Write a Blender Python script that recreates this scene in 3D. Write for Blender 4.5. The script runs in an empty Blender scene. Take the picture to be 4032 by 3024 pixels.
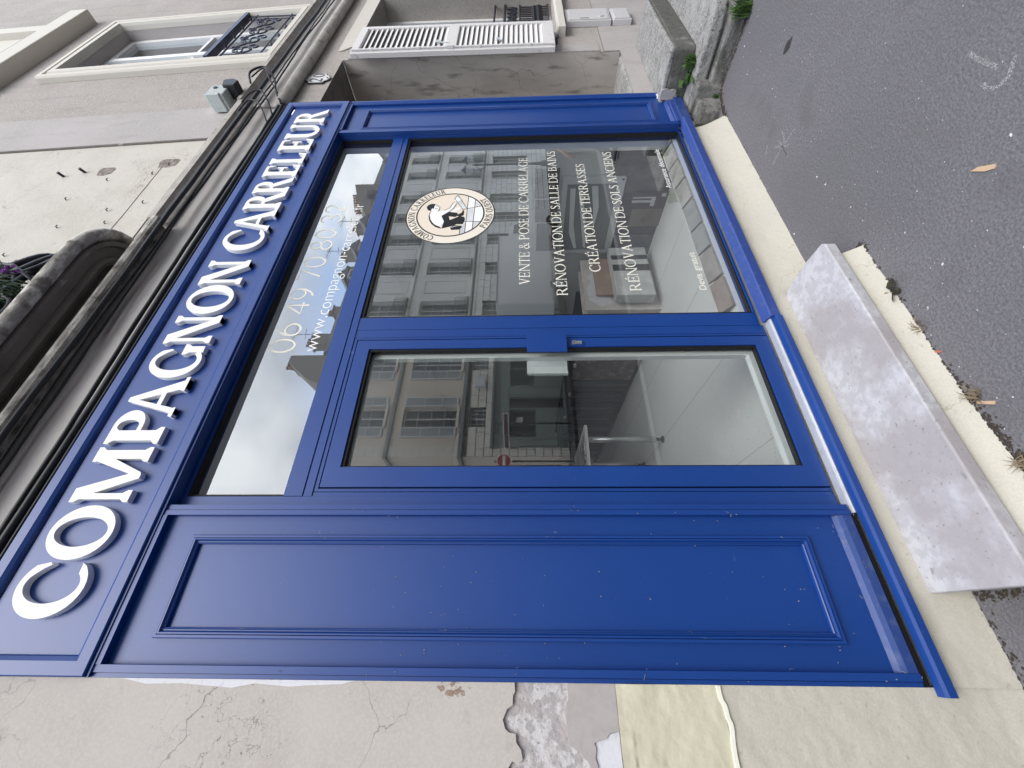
import bpy, bmesh, math, random
from mathutils import Vector, Matrix
rnd = random.Random(11)
S = bpy.context.scene
C = S.collection
PI = math.pi
# ------------------------------------------------------------------ camera
yaw, pitch, roll = math.radians(31.4736), math.radians(1.61797), math.radians(-0.52438)
def cam2world(r, u, f):
    c, s = math.cos(roll), math.sin(roll); r, u = c*r - s*u, s*r + c*u
    c, s = math.cos(pitch), math.sin(pitch); u, f = c*u + s*f, -s*u + c*f
    c, s = math.cos(yaw), math.sin(yaw); return Vector((c*r + s*f, -s*r + c*f, u))
RV, UV, FV = cam2world(1, 0, 0), cam2world(0, 1, 0), cam2world(0, 0, 1)
cd = bpy.data.cameras.new('camera'); cam = bpy.data.objects.new('camera', cd); C.objects.link(cam)
cd.sensor_fit = 'HORIZONTAL'; cd.sensor_width = 36.0; cd.lens = 1550*36/4032
cd.clip_start = 0.02; cd.clip_end = 500
mx = Matrix((-UV, RV, -FV)).transposed().to_4x4()      # the phone was held upright: picture left is up
mx.translation = Vector((0, -1.65, 1.60)); cam.matrix_world = mx
S.camera = cam
# ------------------------------------------------------------------ world, sun, exposure
SUN_EL, SUN_AZ = math.radians(50), math.radians(188)
w = bpy.data.worlds.new('World'); S.world = w; w.use_nodes = True
nt = w.node_tree; nt.nodes.clear()
def N(t, typ, **k):
    n = t.nodes.new(typ)
    for a, b in k.items(): setattr(n, a, b)
    return n
sky = N(nt, 'ShaderNodeTexSky', sky_type='NISHITA', sun_disc=False)
sky.sun_elevation = SUN_EL; sky.sun_rotation = SUN_AZ; sky.air_density = 1.0; sky.dust_density = 1.5; sky.ozone_density = 1.6
tc = N(nt, 'ShaderNodeTexCoord')
sep = N(nt, 'ShaderNodeSeparateXYZ'); nt.links.new(tc.outputs['Generated'], sep.inputs[0])
mz = N(nt, 'ShaderNodeMath', operation='MAXIMUM'); nt.links.new(sep.outputs[2], mz.inputs[0]); mz.inputs[1].default_value = 0.0
az = N(nt, 'ShaderNodeMath', operation='ADD'); nt.links.new(mz.outputs[0], az.inputs[0]); az.inputs[1].default_value = 0.35
cx = N(nt, 'ShaderNodeMath', operation='DIVIDE'); nt.links.new(sep.outputs[0], cx.inputs[0]); nt.links.new(az.outputs[0], cx.inputs[1])
cy = N(nt, 'ShaderNodeMath', operation='DIVIDE'); nt.links.new(sep.outputs[1], cy.inputs[0]); nt.links.new(az.outputs[0], cy.inputs[1])
cb = N(nt, 'ShaderNodeCombineXYZ'); nt.links.new(cx.outputs[0], cb.inputs[0]); nt.links.new(cy.outputs[0], cb.inputs[1]); cb.inputs[2].default_value = 3.7
nz = N(nt, 'ShaderNodeTexNoise'); nz.inputs['Scale'].default_value = 2.1; nz.inputs['Detail'].default_value = 7; nz.inputs['Roughness'].default_value = 0.55; nz.inputs['Distortion'].default_value = .25
nt.links.new(cb.outputs[0], nz.inputs['Vector'])
cr = N(nt, 'ShaderNodeValToRGB'); cr.color_ramp.elements[0].position = 0.36; cr.color_ramp.elements[1].position = 0.54
nt.links.new(nz.outputs['Fac'], cr.inputs[0])
nz2 = N(nt, 'ShaderNodeTexNoise'); nz2.inputs['Scale'].default_value = 2.6; nz2.inputs['Detail'].default_value = 5
nt.links.new(cb.outputs[0], nz2.inputs['Vector'])
cc = N(nt, 'ShaderNodeValToRGB'); cc.color_ramp.elements[0].position = 0.36; cc.color_ramp.elements[1].position = 0.62
cc.color_ramp.elements[0].color = (4.8, 5.1, 5.8, 1); cc.color_ramp.elements[1].color = (8.9, 9.1, 9.5, 1)
nt.links.new(nz2.outputs['Fac'], cc.inputs[0])
gain = N(nt, 'ShaderNodeMix', data_type='RGBA', blend_type='MULTIPLY'); gain.inputs['Factor'].default_value = 1
nt.links.new(sky.outputs[0], gain.inputs['A']); gain.inputs['B'].default_value = (1.6, 1.6, 1.6, 1)
mixc = N(nt, 'ShaderNodeMix', data_type='RGBA'); nt.links.new(cr.outputs[0], mixc.inputs['Factor'])
nt.links.new(gain.outputs['Result'], mixc.inputs['A']); nt.links.new(cc.outputs[0], mixc.inputs['B'])
bg = N(nt, 'ShaderNodeBackground'); bg.inputs['Strength'].default_value = 0.15; nt.links.new(mixc.outputs['Result'], bg.inputs['Color'])
wo = N(nt, 'ShaderNodeOutputWorld'); nt.links.new(bg.outputs[0], wo.inputs['Surface'])
sd = bpy.data.lights.new('sun', 'SUN'); sd.energy = 1.1; sd.angle = math.radians(32); sd.color = (1, .965, .91)
so = bpy.data.objects.new('sun', sd); C.objects.link(so)
so.rotation_euler = Vector((math.sin(SUN_AZ)*math.cos(SUN_EL), math.cos(SUN_AZ)*math.cos(SUN_EL), math.sin(SUN_EL))).to_track_quat('Z', 'Y').to_euler()
V = S.view_settings; V.view_transform = 'Standard'; V.look = 'None'; V.exposure = 0.98; V.gamma = 1; V.use_curve_mapping = False
S.render.engine = 'CYCLES'
try:
    S.cycles.max_bounces = 8; S.cycles.transparent_max_bounces = 16; S.cycles.caustics_reflective = False; S.cycles.caustics_refractive = False
except Exception: pass
# ------------------------------------------------------------------ mesh helpers
class MB:
    def __init__(s): s.v = []; s.f = []
    def add(s, vs, fs):
        o = len(s.v); s.v += [tuple(p) for p in vs]; s.f += [tuple(o+i for i in f) for f in fs]; return s
    def box(s, x0, x1, y0, y1, z0, z1):
        return s.add([(x0,y0,z0),(x1,y0,z0),(x1,y1,z0),(x0,y1,z0),(x0,y0,z1),(x1,y0,z1),(x1,y1,z1),(x0,y1,z1)],
            [(0,3,2,1),(4,5,6,7),(0,1,5,4),(1,2,6,5),(2,3,7,6),(3,0,4,7)])
    def quad(s, a, b, c, d): return s.add([a,b,c,d], [(0,1,2,3)])
    def prism(s, pts, a, b, ax='y'):
        n = len(pts)
        def mk(p, t): return (p[0],t,p[1]) if ax=='y' else ((t,p[0],p[1]) if ax=='x' else (p[0],p[1],t))
        return s.add([mk(p,a) for p in pts]+[mk(p,b) for p in pts],
            [tuple(range(n)), tuple(range(2*n-1,n-1,-1))]+[(i,(i+1)%n,n+(i+1)%n,n+i) for i in range(n)])
    def band(s, o, i, y0, y1, closed=False):
        n = len(o); vs = []
        for y in (y0, y1): vs += [(p[0],y,p[1]) for p in o]+[(p[0],y,p[1]) for p in i]
        fs = []; m = n if closed else n-1
        for k in range(m):
            j = (k+1)%n
            fs += [(k,j,n+j,n+k),(2*n+k,3*n+k,3*n+j,2*n+j),(k,2*n+k,2*n+j,j),(n+k,n+j,3*n+j,3*n+k)]
        if not closed: fs += [(0,n,3*n,2*n),(n-1,3*n-1,4*n-1,2*n-1)]
        return s.add(vs, fs)
    def ring(s, x0, x1, z0, z1, l, r, b, t, y0, y1):
        return s.band([(x0,z0),(x1,z0),(x1,z1),(x0,z1)], [(x0+l,z0+b),(x1-r,z0+b),(x1-r,z1-t),(x0+l,z1-t)], y0, y1, True)
    def moulding(s, x0, x1, z0, z1, prof):   # prof: (inset, y)
        vs = []; m = len(prof)
        for (i, y) in prof: vs += [(x0+i,y,z0+i),(x1-i,y,z0+i),(x1-i,y,z1-i),(x0+i,y,z1-i)]
        fs = []
        for k in range(m-1):
            for c in range(4): d = (c+1)%4; fs.append((4*k+c,4*k+d,4*k+4+d,4*k+4+c))
        return s.add(vs, fs)
    def tube(s, path, r, n=8, closed=False, flat=1.0):
        P = [Vector(p) for p in path]; m = len(P); vs = []
        up = Vector((0.13, 0.29, .95))
        for k, p in enumerate(P):
            a = P[(k-1)%m] if (closed or k) else p; b = P[(k+1)%m] if (closed or k < m-1) else p
            t = (b-a).normalized()
            if k == 0: up = (up - t*up.dot(t)).normalized() if abs(t.dot(up)) < .97 else t.orthogonal()
            else:
                up = up - t*up.dot(t); up = up.normalized() if up.length > 1e-4 else t.orthogonal()
            q = t.cross(up); rr = r[k] if isinstance(r, (list, tuple)) else r
            for i in range(n): an = 2*PI*i/n; vs.append(p + (up*math.cos(an)*flat + q*math.sin(an))*rr)
        fs = []
        for k in range(m if closed else m-1):
            j = (k+1)%m
            for i in range(n): e = (i+1)%n; fs.append((k*n+i,k*n+e,j*n+e,j*n+i))
        if not closed: fs += [tuple(range(n-1,-1,-1)), tuple((m-1)*n+i for i in range(n))]
        return s.add(vs, fs)
    def cyl(s, c, r, h, ax='z', n=20, r2=None):
        r2 = r if r2 is None else r2
        d = {'z': Vector((0,0,h)), 'y': Vector((0,h,0)), 'x': Vector((h,0,0))}[ax]
        return s.tube([Vector(c), Vector(c)+d], [r, r2], n)
    def lathe(s, c, prof, n=16):           # prof (r,z)
        vs = []
        for (r, z) in prof: vs += [(c[0]+r*math.cos(2*PI*i/n), c[1]+r*math.sin(2*PI*i/n), c[2]+z) for i in range(n)]
        fs = [(k*n+i,k*n+(i+1)%n,(k+1)*n+(i+1)%n,(k+1)*n+i) for k in range(len(prof)-1) for i in range(n)]
        fs += [tuple(range(n-1,-1,-1)), tuple((len(prof)-1)*n+i for i in range(n))]
        return s.add(vs, fs)
    def holes(s, x0, x1, z0, z1, y, hs, rev, dirn=1):   # a wall face with openings and their reveals
        xs = sorted({x0, x1}|{h[0] for h in hs}|{h[1] for h in hs}); zs = sorted({z0, z1}|{h[2] for h in hs}|{h[3] for h in hs})
        for i in range(len(xs)-1):
            for j in range(len(zs)-1):
                mx_, mz_ = (xs[i]+xs[i+1])/2, (zs[j]+zs[j+1])/2
                if any(h[0] < mx_ < h[1] and h[2] < mz_ < h[3] for h in hs): continue
                s.quad((xs[i],y,zs[j]),(xs[i+1],y,zs[j]),(xs[i+1],y,zs[j+1]),(xs[i],y,zs[j+1]))
        for h in hs:
            a, b, c, d = h; e = y+rev*dirn
            s.quad((a,y,c),(a,e,c),(a,e,d),(a,y,d)); s.quad((b,y,c),(b,y,d),(b,e,d),(b,e,c))
            s.quad((a,y,d),(a,e,d),(b,e,d),(b,y,d)); s.quad((a,y,c),(b,y,c),(b,e,c),(a,e,c))
        return s
    def xf(s, fn): s.v = [tuple(fn(*p)) for p in s.v]; return s
    def shift(s, dx=0, dy=0, dz=0): return s.xf(lambda x,y,z:(x+dx,y+dy,z+dz))
    def lean(s): return s.xf(lambda x,y,z:(x, y+max(0,z-4.1)*.035, z))
    def jitter(s, a, seed=1):
        r = random.Random(seed); return s.xf(lambda x,y,z:(x+r.uniform(-a,a), y+r.uniform(-a,a), z+r.uniform(-a,a)))
    def mesh(s, name, smooth=False, weld=True):
        me = bpy.data.meshes.new(name); me.from_pydata(s.v, [], s.f)
        bm = bmesh.new(); bm.from_mesh(me)
        if weld: bmesh.ops.remove_doubles(bm, verts=bm.verts, dist=1e-5)
        bmesh.ops.recalc_face_normals(bm, faces=bm.faces); bm.to_mesh(me); bm.free()
        if smooth:
            for p in me.polygons: p.use_smooth = True
        return me
def thing(name, label, cat, loc=(0,0,0), group=None, rotz=0):
    o = bpy.data.objects.new(name, None); C.objects.link(o); o.location = loc; o.rotation_euler = (0,0,rotz)
    o.empty_display_size = .1
    return tag(o, label, cat, group)
def tag(o, label=None, cat=None, group=None, kind=None):
    if label: o['label'] = label
    if cat: o['category'] = cat
    if group: o['group'] = group
    if kind: o['kind'] = kind
    return o
def part(name, mb, m, parent=None, smooth=False, bevel=0, local=False, label=None, kind=None, seg=2, weld=True):
    me = mb.mesh(name, smooth, weld) if isinstance(mb, MB) else mb
    if not me.materials: me.materials.append(m)
    o = bpy.data.objects.new(name, me); C.objects.link(o)
    if parent:
        o.parent = parent
        if not local and parent.type == 'EMPTY': o.matrix_parent_inverse = Matrix.Translation(-Vector(parent.location))
    if bevel:
        b = o.modifiers.new('bevel', 'BEVEL'); b.width = bevel; b.segments = seg; b.limit_method = 'ANGLE'; b.angle_limit = math.radians(40)
    if label: o['label'] = label
    if kind: o['kind'] = kind
    return o
def solo(name, mb, m, label, cat, group=None, kind=None, smooth=False, bevel=0):   # a thing that is a single mesh, origin at its base
    xs = [p[0] for p in mb.v]; ys = [p[1] for p in mb.v]; zs = [p[2] for p in mb.v]
    c = Vector(((min(xs)+max(xs))/2, (min(ys)+max(ys))/2, min(zs)))
    mb.shift(-c.x, -c.y, -c.z); o = part(name, mb, m, None, smooth, bevel); o.location = c
    return tag(o, label, cat, group, kind)
def setting(name, mb, m, smooth=False): return tag(part(name, mb, m, None, smooth), kind='structure')
def clone(o, parent=None):
    c = o.copy(); C.objects.link(c)
    if parent: c.parent = parent; c.matrix_parent_inverse = o.matrix_parent_inverse.copy()
    for ch in list(o.children): clone(ch, c)
    return c
def arc(cx, cz, rx, rz, a0, a1, n=20): return [(cx+rx*math.cos(math.radians(a0+(a1-a0)*i/n)), cz+rz*math.sin(math.radians(a0+(a1-a0)*i/n))) for i in range(n+1)]
def ribbon(path, w, y0, y1, mb=None, closed=False):    # flat stroke of even width in the XZ plane
    mb = mb or MB(); P = [Vector(p) for p in path]; m = len(P); L = []; R = []
    for k, p in enumerate(P):
        a = P[(k-1)%m] if (closed or k) else p; b = P[(k+1)%m] if (closed or k < m-1) else p
        t = (b-a).normalized(); n = Vector((-t.y, t.x)); ww = w[k] if isinstance(w, (list,tuple)) else w
        L.append(tuple(p+n*ww/2)); R.append(tuple(p-n*ww/2))
    return mb.band(L, R, y0, y1, closed)
# ------------------------------------------------------------------ materials
def mat(name, base, rough=.6, spec=.4, layers=(), bump=(), metal=0, coat=0, emit=None, objc=False, alpha=None, sheen=0):
    m = bpy.data.materials.new(name); m.use_nodes = True; t = m.node_tree; b = t.nodes['Principled BSDF']
    b.inputs['Roughness'].default_value = rough; b.inputs['Specular IOR Level'].default_value = spec; b.inputs['Metallic'].default_value = metal
    if coat: b.inputs['Coat Weight'].default_value = coat; b.inputs['Coat Roughness'].default_value = .15
    if objc: g = N(t, 'ShaderNodeTexCoord'); src = g.outputs['Object']
    else: g = N(t, 'ShaderNodeNewGeometry'); src = g.outputs['Position']
    def tex(kind, scale, detail=4, st=(1,1,1), dist=0, rgh=.55):
        mp = N(t, 'ShaderNodeMapping'); mp.inputs['Scale'].default_value = st; t.links.new(src, mp.inputs[0])
        if kind == 'noise':
            n = N(t, 'ShaderNodeTexNoise'); n.inputs['Detail'].default_value = detail; n.inputs['Distortion'].default_value = dist; n.inputs['Roughness'].default_value = rgh; out = n.outputs['Fac']
        elif kind == 'crack':
            n0 = N(t, 'ShaderNodeTexNoise'); n0.inputs['Scale'].default_value = scale*1.7; n0.inputs['Detail'].default_value = 5; t.links.new(mp.outputs[0], n0.inputs['Vector'])
            ad = N(t, 'ShaderNodeMix', data_type='VECTOR'); ad.inputs['Factor'].default_value = .5/scale*min(1,scale)*.9 if scale < 1 else .28
            t.links.new(mp.outputs[0], ad.inputs['A']); t.links.new(n0.outputs['Color'], ad.inputs['B'])
            n = N(t, 'ShaderNodeTexVoronoi', feature='DISTANCE_TO_EDGE'); n.inputs['Scale'].default_value = scale; t.links.new(ad.outputs['Result'], n.inputs['Vector']); return n.outputs['Distance']
        elif kind == 'cell': n = N(t, 'ShaderNodeTexVoronoi'); out = n.outputs['Color']
        elif kind == 'dots': n = N(t, 'ShaderNodeTexVoronoi'); out = n.outputs['Distance']
        elif kind == 'z':
            sp = N(t, 'ShaderNodeSeparateXYZ'); t.links.new(src, sp.inputs[0]); return sp.outputs[2]
        n.inputs['Scale'].default_value = scale; t.links.new(mp.outputs[0], n.inputs['Vector']); return out
    col = None
    rgb = N(t, 'ShaderNodeRGB'); rgb.outputs[0].default_value = (*base, 1); col = rgb.outputs[0]
    for L in layers:
        f = tex(L.get('k','noise'), L.get('s',5), L.get('d',4), L.get('st',(1,1,1)), L.get('dist',0), L.get('r',.55))
        mr = N(t, 'ShaderNodeMapRange', interpolation_type='SMOOTHSTEP'); t.links.new(f, mr.inputs['Value'])
        mr.inputs['From Min'].default_value = L['lo']; mr.inputs['From Max'].default_value = L['hi']; mr.inputs['To Max'].default_value = L.get('f',1)
        fac = mr.outputs['Result']
        if 'mask' in L:
            M_ = L['mask']; f2 = tex('noise', M_['s'], 3); m2 = N(t, 'ShaderNodeMapRange'); t.links.new(f2, m2.inputs['Value']); m2.inputs['From Min'].default_value = M_['lo']; m2.inputs['From Max'].default_value = M_['hi']
            mu = N(t, 'ShaderNodeMath', operation='MULTIPLY'); t.links.new(fac, mu.inputs[0]); t.links.new(m2.outputs['Result'], mu.inputs[1]); fac = mu.outputs[0]
        mx_ = N(t, 'ShaderNodeMix', data_type='RGBA'); t.links.new(fac, mx_.inputs['Factor']); t.links.new(col, mx_.inputs['A']); mx_.inputs['B'].default_value = (*L['c'], 1); col = mx_.outputs['Result']
    t.links.new(col, b.inputs['Base Color'])
    nrm = None
    for B in bump:
        f = tex(B.get('k','noise'), B['s'], B.get('d',4), B.get('st',(1,1,1)), B.get('dist',0))
        if B.get('k') == 'crack':
            mr = N(t, 'ShaderNodeMapRange'); t.links.new(f, mr.inputs['Value']); mr.inputs['From Max'].default_value = B.get('w',.02); f = mr.outputs['Result']
        bp = N(t, 'ShaderNodeBump'); bp.inputs['Strength'].default_value = B.get('a',.4); bp.inputs['Distance'].default_value = B.get('h',.003); t.links.new(f, bp.inputs['Height'])
        if nrm: t.links.new(nrm, bp.inputs['Normal'])
        nrm = bp.outputs['Normal']
    if nrm: t.links.new(nrm, b.inputs['Normal'])
    if emit: b.inputs['Emission Color'].default_value = (*emit[0],1); b.inputs['Emission Strength'].default_value = emit[1]
    if alpha:
        f = tex('noise', alpha[0], 4); mr = N(t, 'ShaderNodeMapRange'); t.links.new(f, mr.inputs['Value']); mr.inputs['From Min'].default_value = alpha[1]; mr.inputs['From Max'].default_value = alpha[2]; t.links.new(mr.outputs['Result'], b.inputs['Alpha'])
    return m
def glassmat(name, r0, tint=(.86,.9,.89), power=3.2, wob=0):
    m = bpy.data.materials.new(name); m.use_nodes = True; t = m.node_tree; t.nodes.clear()
    g = N(t, 'ShaderNodeNewGeometry'); d = N(t, 'ShaderNodeVectorMath', operation='DOT_PRODUCT'); t.links.new(g.outputs['Incoming'], d.inputs[0]); t.links.new(g.outputs['Normal'], d.inputs[1])
    ab = N(t, 'ShaderNodeMath', operation='ABSOLUTE'); t.links.new(d.outputs['Value'], ab.inputs[0])
    iv = N(t, 'ShaderNodeMath', operation='SUBTRACT'); iv.inputs[0].default_value = 1; t.links.new(ab.outputs[0], iv.inputs[1])
    pw = N(t, 'ShaderNodeMath', operation='POWER'); t.links.new(iv.outputs[0], pw.inputs[0]); pw.inputs[1].default_value = power
    ma = N(t, 'ShaderNodeMath', operation='MULTIPLY_ADD'); t.links.new(pw.outputs[0], ma.inputs[0]); ma.inputs[1].default_value = 1-r0; ma.inputs[2].default_value = r0
    fb = N(t, 'ShaderNodeMath', operation='SUBTRACT'); fb.inputs[0].default_value = 1; t.links.new(g.outputs['Backfacing'], fb.inputs[1])
    mu = N(t, 'ShaderNodeMath', operation='MULTIPLY'); t.links.new(ma.outputs[0], mu.inputs[0]); t.links.new(fb.outputs[0], mu.inputs[1])
    tr = N(t, 'ShaderNodeBsdfTransparent'); q = [x**.5 for x in tint]; tr.inputs[0].default_value = (*q,1)
    gl = N(t, 'ShaderNodeBsdfGlossy'); gl.inputs['Roughness'].default_value = 0.0; gl.inputs['Color'].default_value = (.97,1,1,1)
    if wob:
        n = N(t, 'ShaderNodeTexNoise'); n.inputs['Scale'].default_value = 1.6; n.inputs['Detail'].default_value = 1; t.links.new(g.outputs['Position'], n.inputs['Vector'])
        bp = N(t, 'ShaderNodeBump'); bp.inputs['Strength'].default_value = 1; bp.inputs['Distance'].default_value = wob; t.links.new(n.outputs['Fac'], bp.inputs['Height']); t.links.new(bp.outputs['Normal'], gl.inputs['Normal'])
    mi = N(t, 'ShaderNodeMixShader'); t.links.new(mu.outputs[0], mi.inputs[0]); t.links.new(tr.outputs[0], mi.inputs[1]); t.links.new(gl.outputs[0], mi.inputs[2])
    o = N(t, 'ShaderNodeOutputMaterial'); t.links.new(mi.outputs[0], o.inputs['Surface']); return m
L_ = dict
BLUE = mat('blue_paint', (.003,.041,.215), .42, .55, [L_(s=2.2, lo=.45, hi=.75, c=(.004,.048,.24), f=.6), L_(s=60, d=6, lo=.69, hi=.78, c=(.16,.20,.34), f=.45), L_(s=11, d=8, lo=.7, hi=.8, c=(.09,.13,.3), f=.5)], [L_(s=9, a=.05, h=.004), L_(s=160, a=.05, h=.0006)])
BLUE_OLD = mat('worn_blue_paint', (.02,.052,.20), .42, .5, [L_(s=28, d=8, lo=.5, hi=.72, c=(.075,.11,.22), f=.6)], [L_(s=80, a=.15, h=.001)])
DUSTBLUE = mat('dusty_blue_paint', (.022,.055,.24), .5, .5, [L_(s=30, d=8, lo=.5, hi=.75, c=(.085,.125,.26), f=.6)], [L_(s=90, a=.15, h=.001)])
RUBBER = mat('black_seal', (.008,.008,.009), .6, .3)
WHITE = mat('white_paint', (.80,.80,.79), .45, .4, [L_(s=30, d=6, lo=.6, hi=.8, c=(.6,.6,.58), f=.4)])
LETTER = mat('white_letter_board', (.86,.86,.84), .55, .3, [L_(s=9, d=6, lo=.55, hi=.8, c=(.66,.66,.64), f=.35)], [L_(s=120, a=.1, h=.0008)])
VINYL = mat('cream_vinyl', (.78,.76,.66), .5, .3)
VINYLW = mat('white_vinyl', (.85,.85,.82), .5, .3)
PVC = mat('white_pvc', (.72,.76,.74), .4, .4)
METAL = mat('brushed_metal', (.62,.63,.64), .35, .5, metal=.9)
STEEL = mat('zinc_strip', (.62,.63,.65), .42, .5, [L_(s=30, d=5, lo=.5, hi=.7, c=(.5,.5,.5), f=.6)], metal=.5)
GLASS = glassmat('shop_glass', .27, (.96,.985,.98), wob=.00018)
GLASSW = glassmat('window_glass', .12, (.75,.78,.78))
cracks = lambda sc, w, col=(.10,.09,.08), f=.85, m=(.55,.7): L_(k='crack', s=sc, lo=w, hi=0, c=col, f=f, mask=L_(s=.9, lo=m[0], hi=m[1]))
PLASTER = mat('beige_plaster', (.50,.465,.43), .9, .15, [L_(s=3, d=6, lo=.35, hi=.7, c=(.44,.40,.37), f=.8), L_(s=130, d=3, lo=.38, hi=.66, c=(.545,.51,.47), f=.6), L_(s=8, d=8, lo=.60, hi=.78, c=(.33,.285,.25), f=.6), L_(s=260, d=2, lo=.60, hi=.72, c=(.36,.33,.30), f=.35), cracks(2.2,.005, f=.75, m=(.42,.55)), cracks(6,.009, f=.7, m=(.47,.55))], [L_(s=150, a=.25, h=.0012), L_(s=14, a=.3, h=.004)])
ROUGHCAST = mat('grey_render_patch', (.40,.375,.37), .95, .1, [L_(s=34, d=8, lo=.46, hi=.60, c=(.60,.58,.58), f=.85), L_(s=9, d=6, lo=.5, hi=.7, c=(.43,.385,.365), f=.7), L_(s=90, d=4, lo=.60, hi=.68, c=(.25,.235,.23), f=.7)], [L_(s=30, d=7, a=.7, h=.008), L_(s=120, a=.4, h=.003)])
WHITEFILL = mat('white_filler', (.66,.66,.69), .9, .15, [L_(s=40, d=6, lo=.5, hi=.7, c=(.54,.54,.58), f=.7)], [L_(s=60, a=.4, h=.003)])
GREYCOAT = mat('mauve_grey_plaster', (.425,.395,.38), .9, .15, [L_(s=30, d=6, lo=.4, hi=.7, c=(.38,.35,.34), f=.7), cracks(5,.012, m=(.5,.6))], [L_(s=150, a=.3, h=.0015), L_(s=12, a=.3, h=.004)])
CREAM = mat('cream_masonry_paint', (.50,.475,.40), .75, .25, [L_(s=4, d=6, lo=.4, hi=.75, c=(.46,.44,.385), f=.7), L_(s=35, d=7, lo=.60, hi=.75, c=(.33,.305,.25), f=.65), L_(s=150, d=2, lo=.42, hi=.62, c=(.555,.53,.455), f=.5), cracks(2.6,.005, (.25,.22,.17), .5, (.5,.6))], [L_(s=9, d=5, a=.4, h=.012), L_(s=50, d=5, a=.28, h=.003), L_(s=220, a=.2, h=.001)])
YELLOW = mat('yellow_cream_paint', (.58,.55,.415), .75, .25, [L_(s=5, d=6, lo=.4, hi=.75, c=(.52,.49,.375), f=.8), L_(s=40, d=7, lo=.62, hi=.76, c=(.40,.37,.28), f=.5)], [L_(s=8, d=5, a=.5, h=.016), L_(s=45, d=5, a=.3, h=.003)])
STUCCO = mat('grainy_stucco', (.43,.40,.365), .95, .1, [L_(s=105, d=3, lo=.40, hi=.62, c=(.26,.235,.215), f=.75), L_(s=70, d=3, lo=.55, hi=.70, c=(.56,.53,.49), f=.6), L_(s=1.6, d=5, lo=.4, hi=.75, c=(.46,.42,.395), f=.55), L_(s=4, d=7, st=(2,2,.4), lo=.5, hi=.75, c=(.31,.285,.265), f=.6)], [L_(s=120, a=.8, h=.005)])
STUCCO2 = mat('smooth_grey_stucco', (.44,.415,.40), .95, .1, [L_(s=95, d=3, lo=.40, hi=.64, c=(.345,.32,.305), f=.7), L_(s=1.5, d=6, lo=.4, hi=.7, c=(.47,.435,.425), f=.7), L_(s=5, d=7, st=(2,2,.5), lo=.52, hi=.75, c=(.34,.32,.31), f=.6)], [L_(s=110, a=.5, h=.003)])
OLDCREAM = mat('stained_cream_plaster', (.54,.51,.455), .9, .15, [L_(s=3, d=7, lo=.40, hi=.72, c=(.45,.42,.37), f=.85), L_(s=14, d=8, st=(1.6,1,.8), lo=.60, hi=.74, c=(.33,.30,.27), f=.6), L_(s=110, d=3, lo=.42, hi=.62, c=(.59,.56,.505), f=.5), cracks(2.2,.005, (.24,.2,.17), .8, (.47,.58))], [L_(s=25, a=.5, h=.006), L_(s=120, a=.3, h=.002)])
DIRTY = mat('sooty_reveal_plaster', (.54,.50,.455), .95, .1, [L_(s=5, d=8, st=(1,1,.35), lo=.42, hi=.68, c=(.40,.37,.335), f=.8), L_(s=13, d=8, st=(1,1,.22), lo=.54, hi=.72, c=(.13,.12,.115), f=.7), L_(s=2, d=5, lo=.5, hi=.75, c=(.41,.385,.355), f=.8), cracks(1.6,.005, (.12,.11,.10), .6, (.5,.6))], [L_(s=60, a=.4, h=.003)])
DARKST = mat('dark_stone', (.20,.185,.168), .95, .1, [L_(s=7, d=8, lo=.45, hi=.75, c=(.13,.12,.11), f=.8), L_(s=12, d=8, st=(.6,1,1), lo=.66, hi=.72, c=(.42,.39,.35), f=.8)], [L_(s=60, a=.5, h=.004)])  # dark grey-brown stone with darker blotches and a few pale streaks
NOSE = mat('lit_nosing_stone', (.34,.32,.29), .95, .1, [L_(s=26, d=8, st=(.4,1,1), lo=.44, hi=.60, c=(.62,.60,.55), f=.9), L_(s=10, d=8, lo=.5, hi=.66, c=(.15,.14,.125), f=.9)], [L_(s=60, a=.6, h=.006)])  # pale streaks put the brightness of a lit edge into the colour
LEDGE = mat('weathered_ledge_stone', (.40,.375,.345), .95, .1, [L_(s=16, d=8, st=(.5,1,1), lo=.42, hi=.66, c=(.52,.49,.45), f=.9), L_(s=9, d=8, lo=.55, hi=.75, c=(.19,.175,.16), f=.8)], [L_(s=90, a=.5, h=.004)])
BANDST = mat('grey_band_plaster', (.50,.475,.455), .95, .1, [L_(s=5, d=7, lo=.42, hi=.72, c=(.40,.38,.36), f=.8), L_(s=120, d=3, lo=.35, hi=.7, c=(.48,.46,.44), f=.5)], [L_(s=100, a=.3, h=.002)])
CABLE = mat('black_cable', (.013,.014,.017), .5, .4, [L_(s=30, d=5, lo=.55, hi=.8, c=(.05,.05,.055), f=.6)])
IRON = mat('dark_iron', (.012,.013,.02), .5, .5, [L_(s=60, d=5, lo=.6, hi=.8, c=(.06,.05,.045), f=.5)])
IRONBLUE = mat('navy_iron', (.012,.014,.04), .4, .5)
SHUT = mat('white_shutter_paint', (.66,.645,.635), .6, .3, [L_(s=25, d=7, lo=.58, hi=.75, c=(.40,.38,.37), f=.6)], [L_(s=80, a=.2, h=.001)])
LOUVRE = mat('grey_louvre_paint', (.36,.355,.35), .7, .3)
SURROUND = mat('pale_window_surround', (.60,.57,.51), .85, .2, [L_(s=40, d=6, lo=.6, hi=.76, c=(.42,.39,.35), f=.6)], [L_(s=120, a=.25, h=.0015)])
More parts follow.
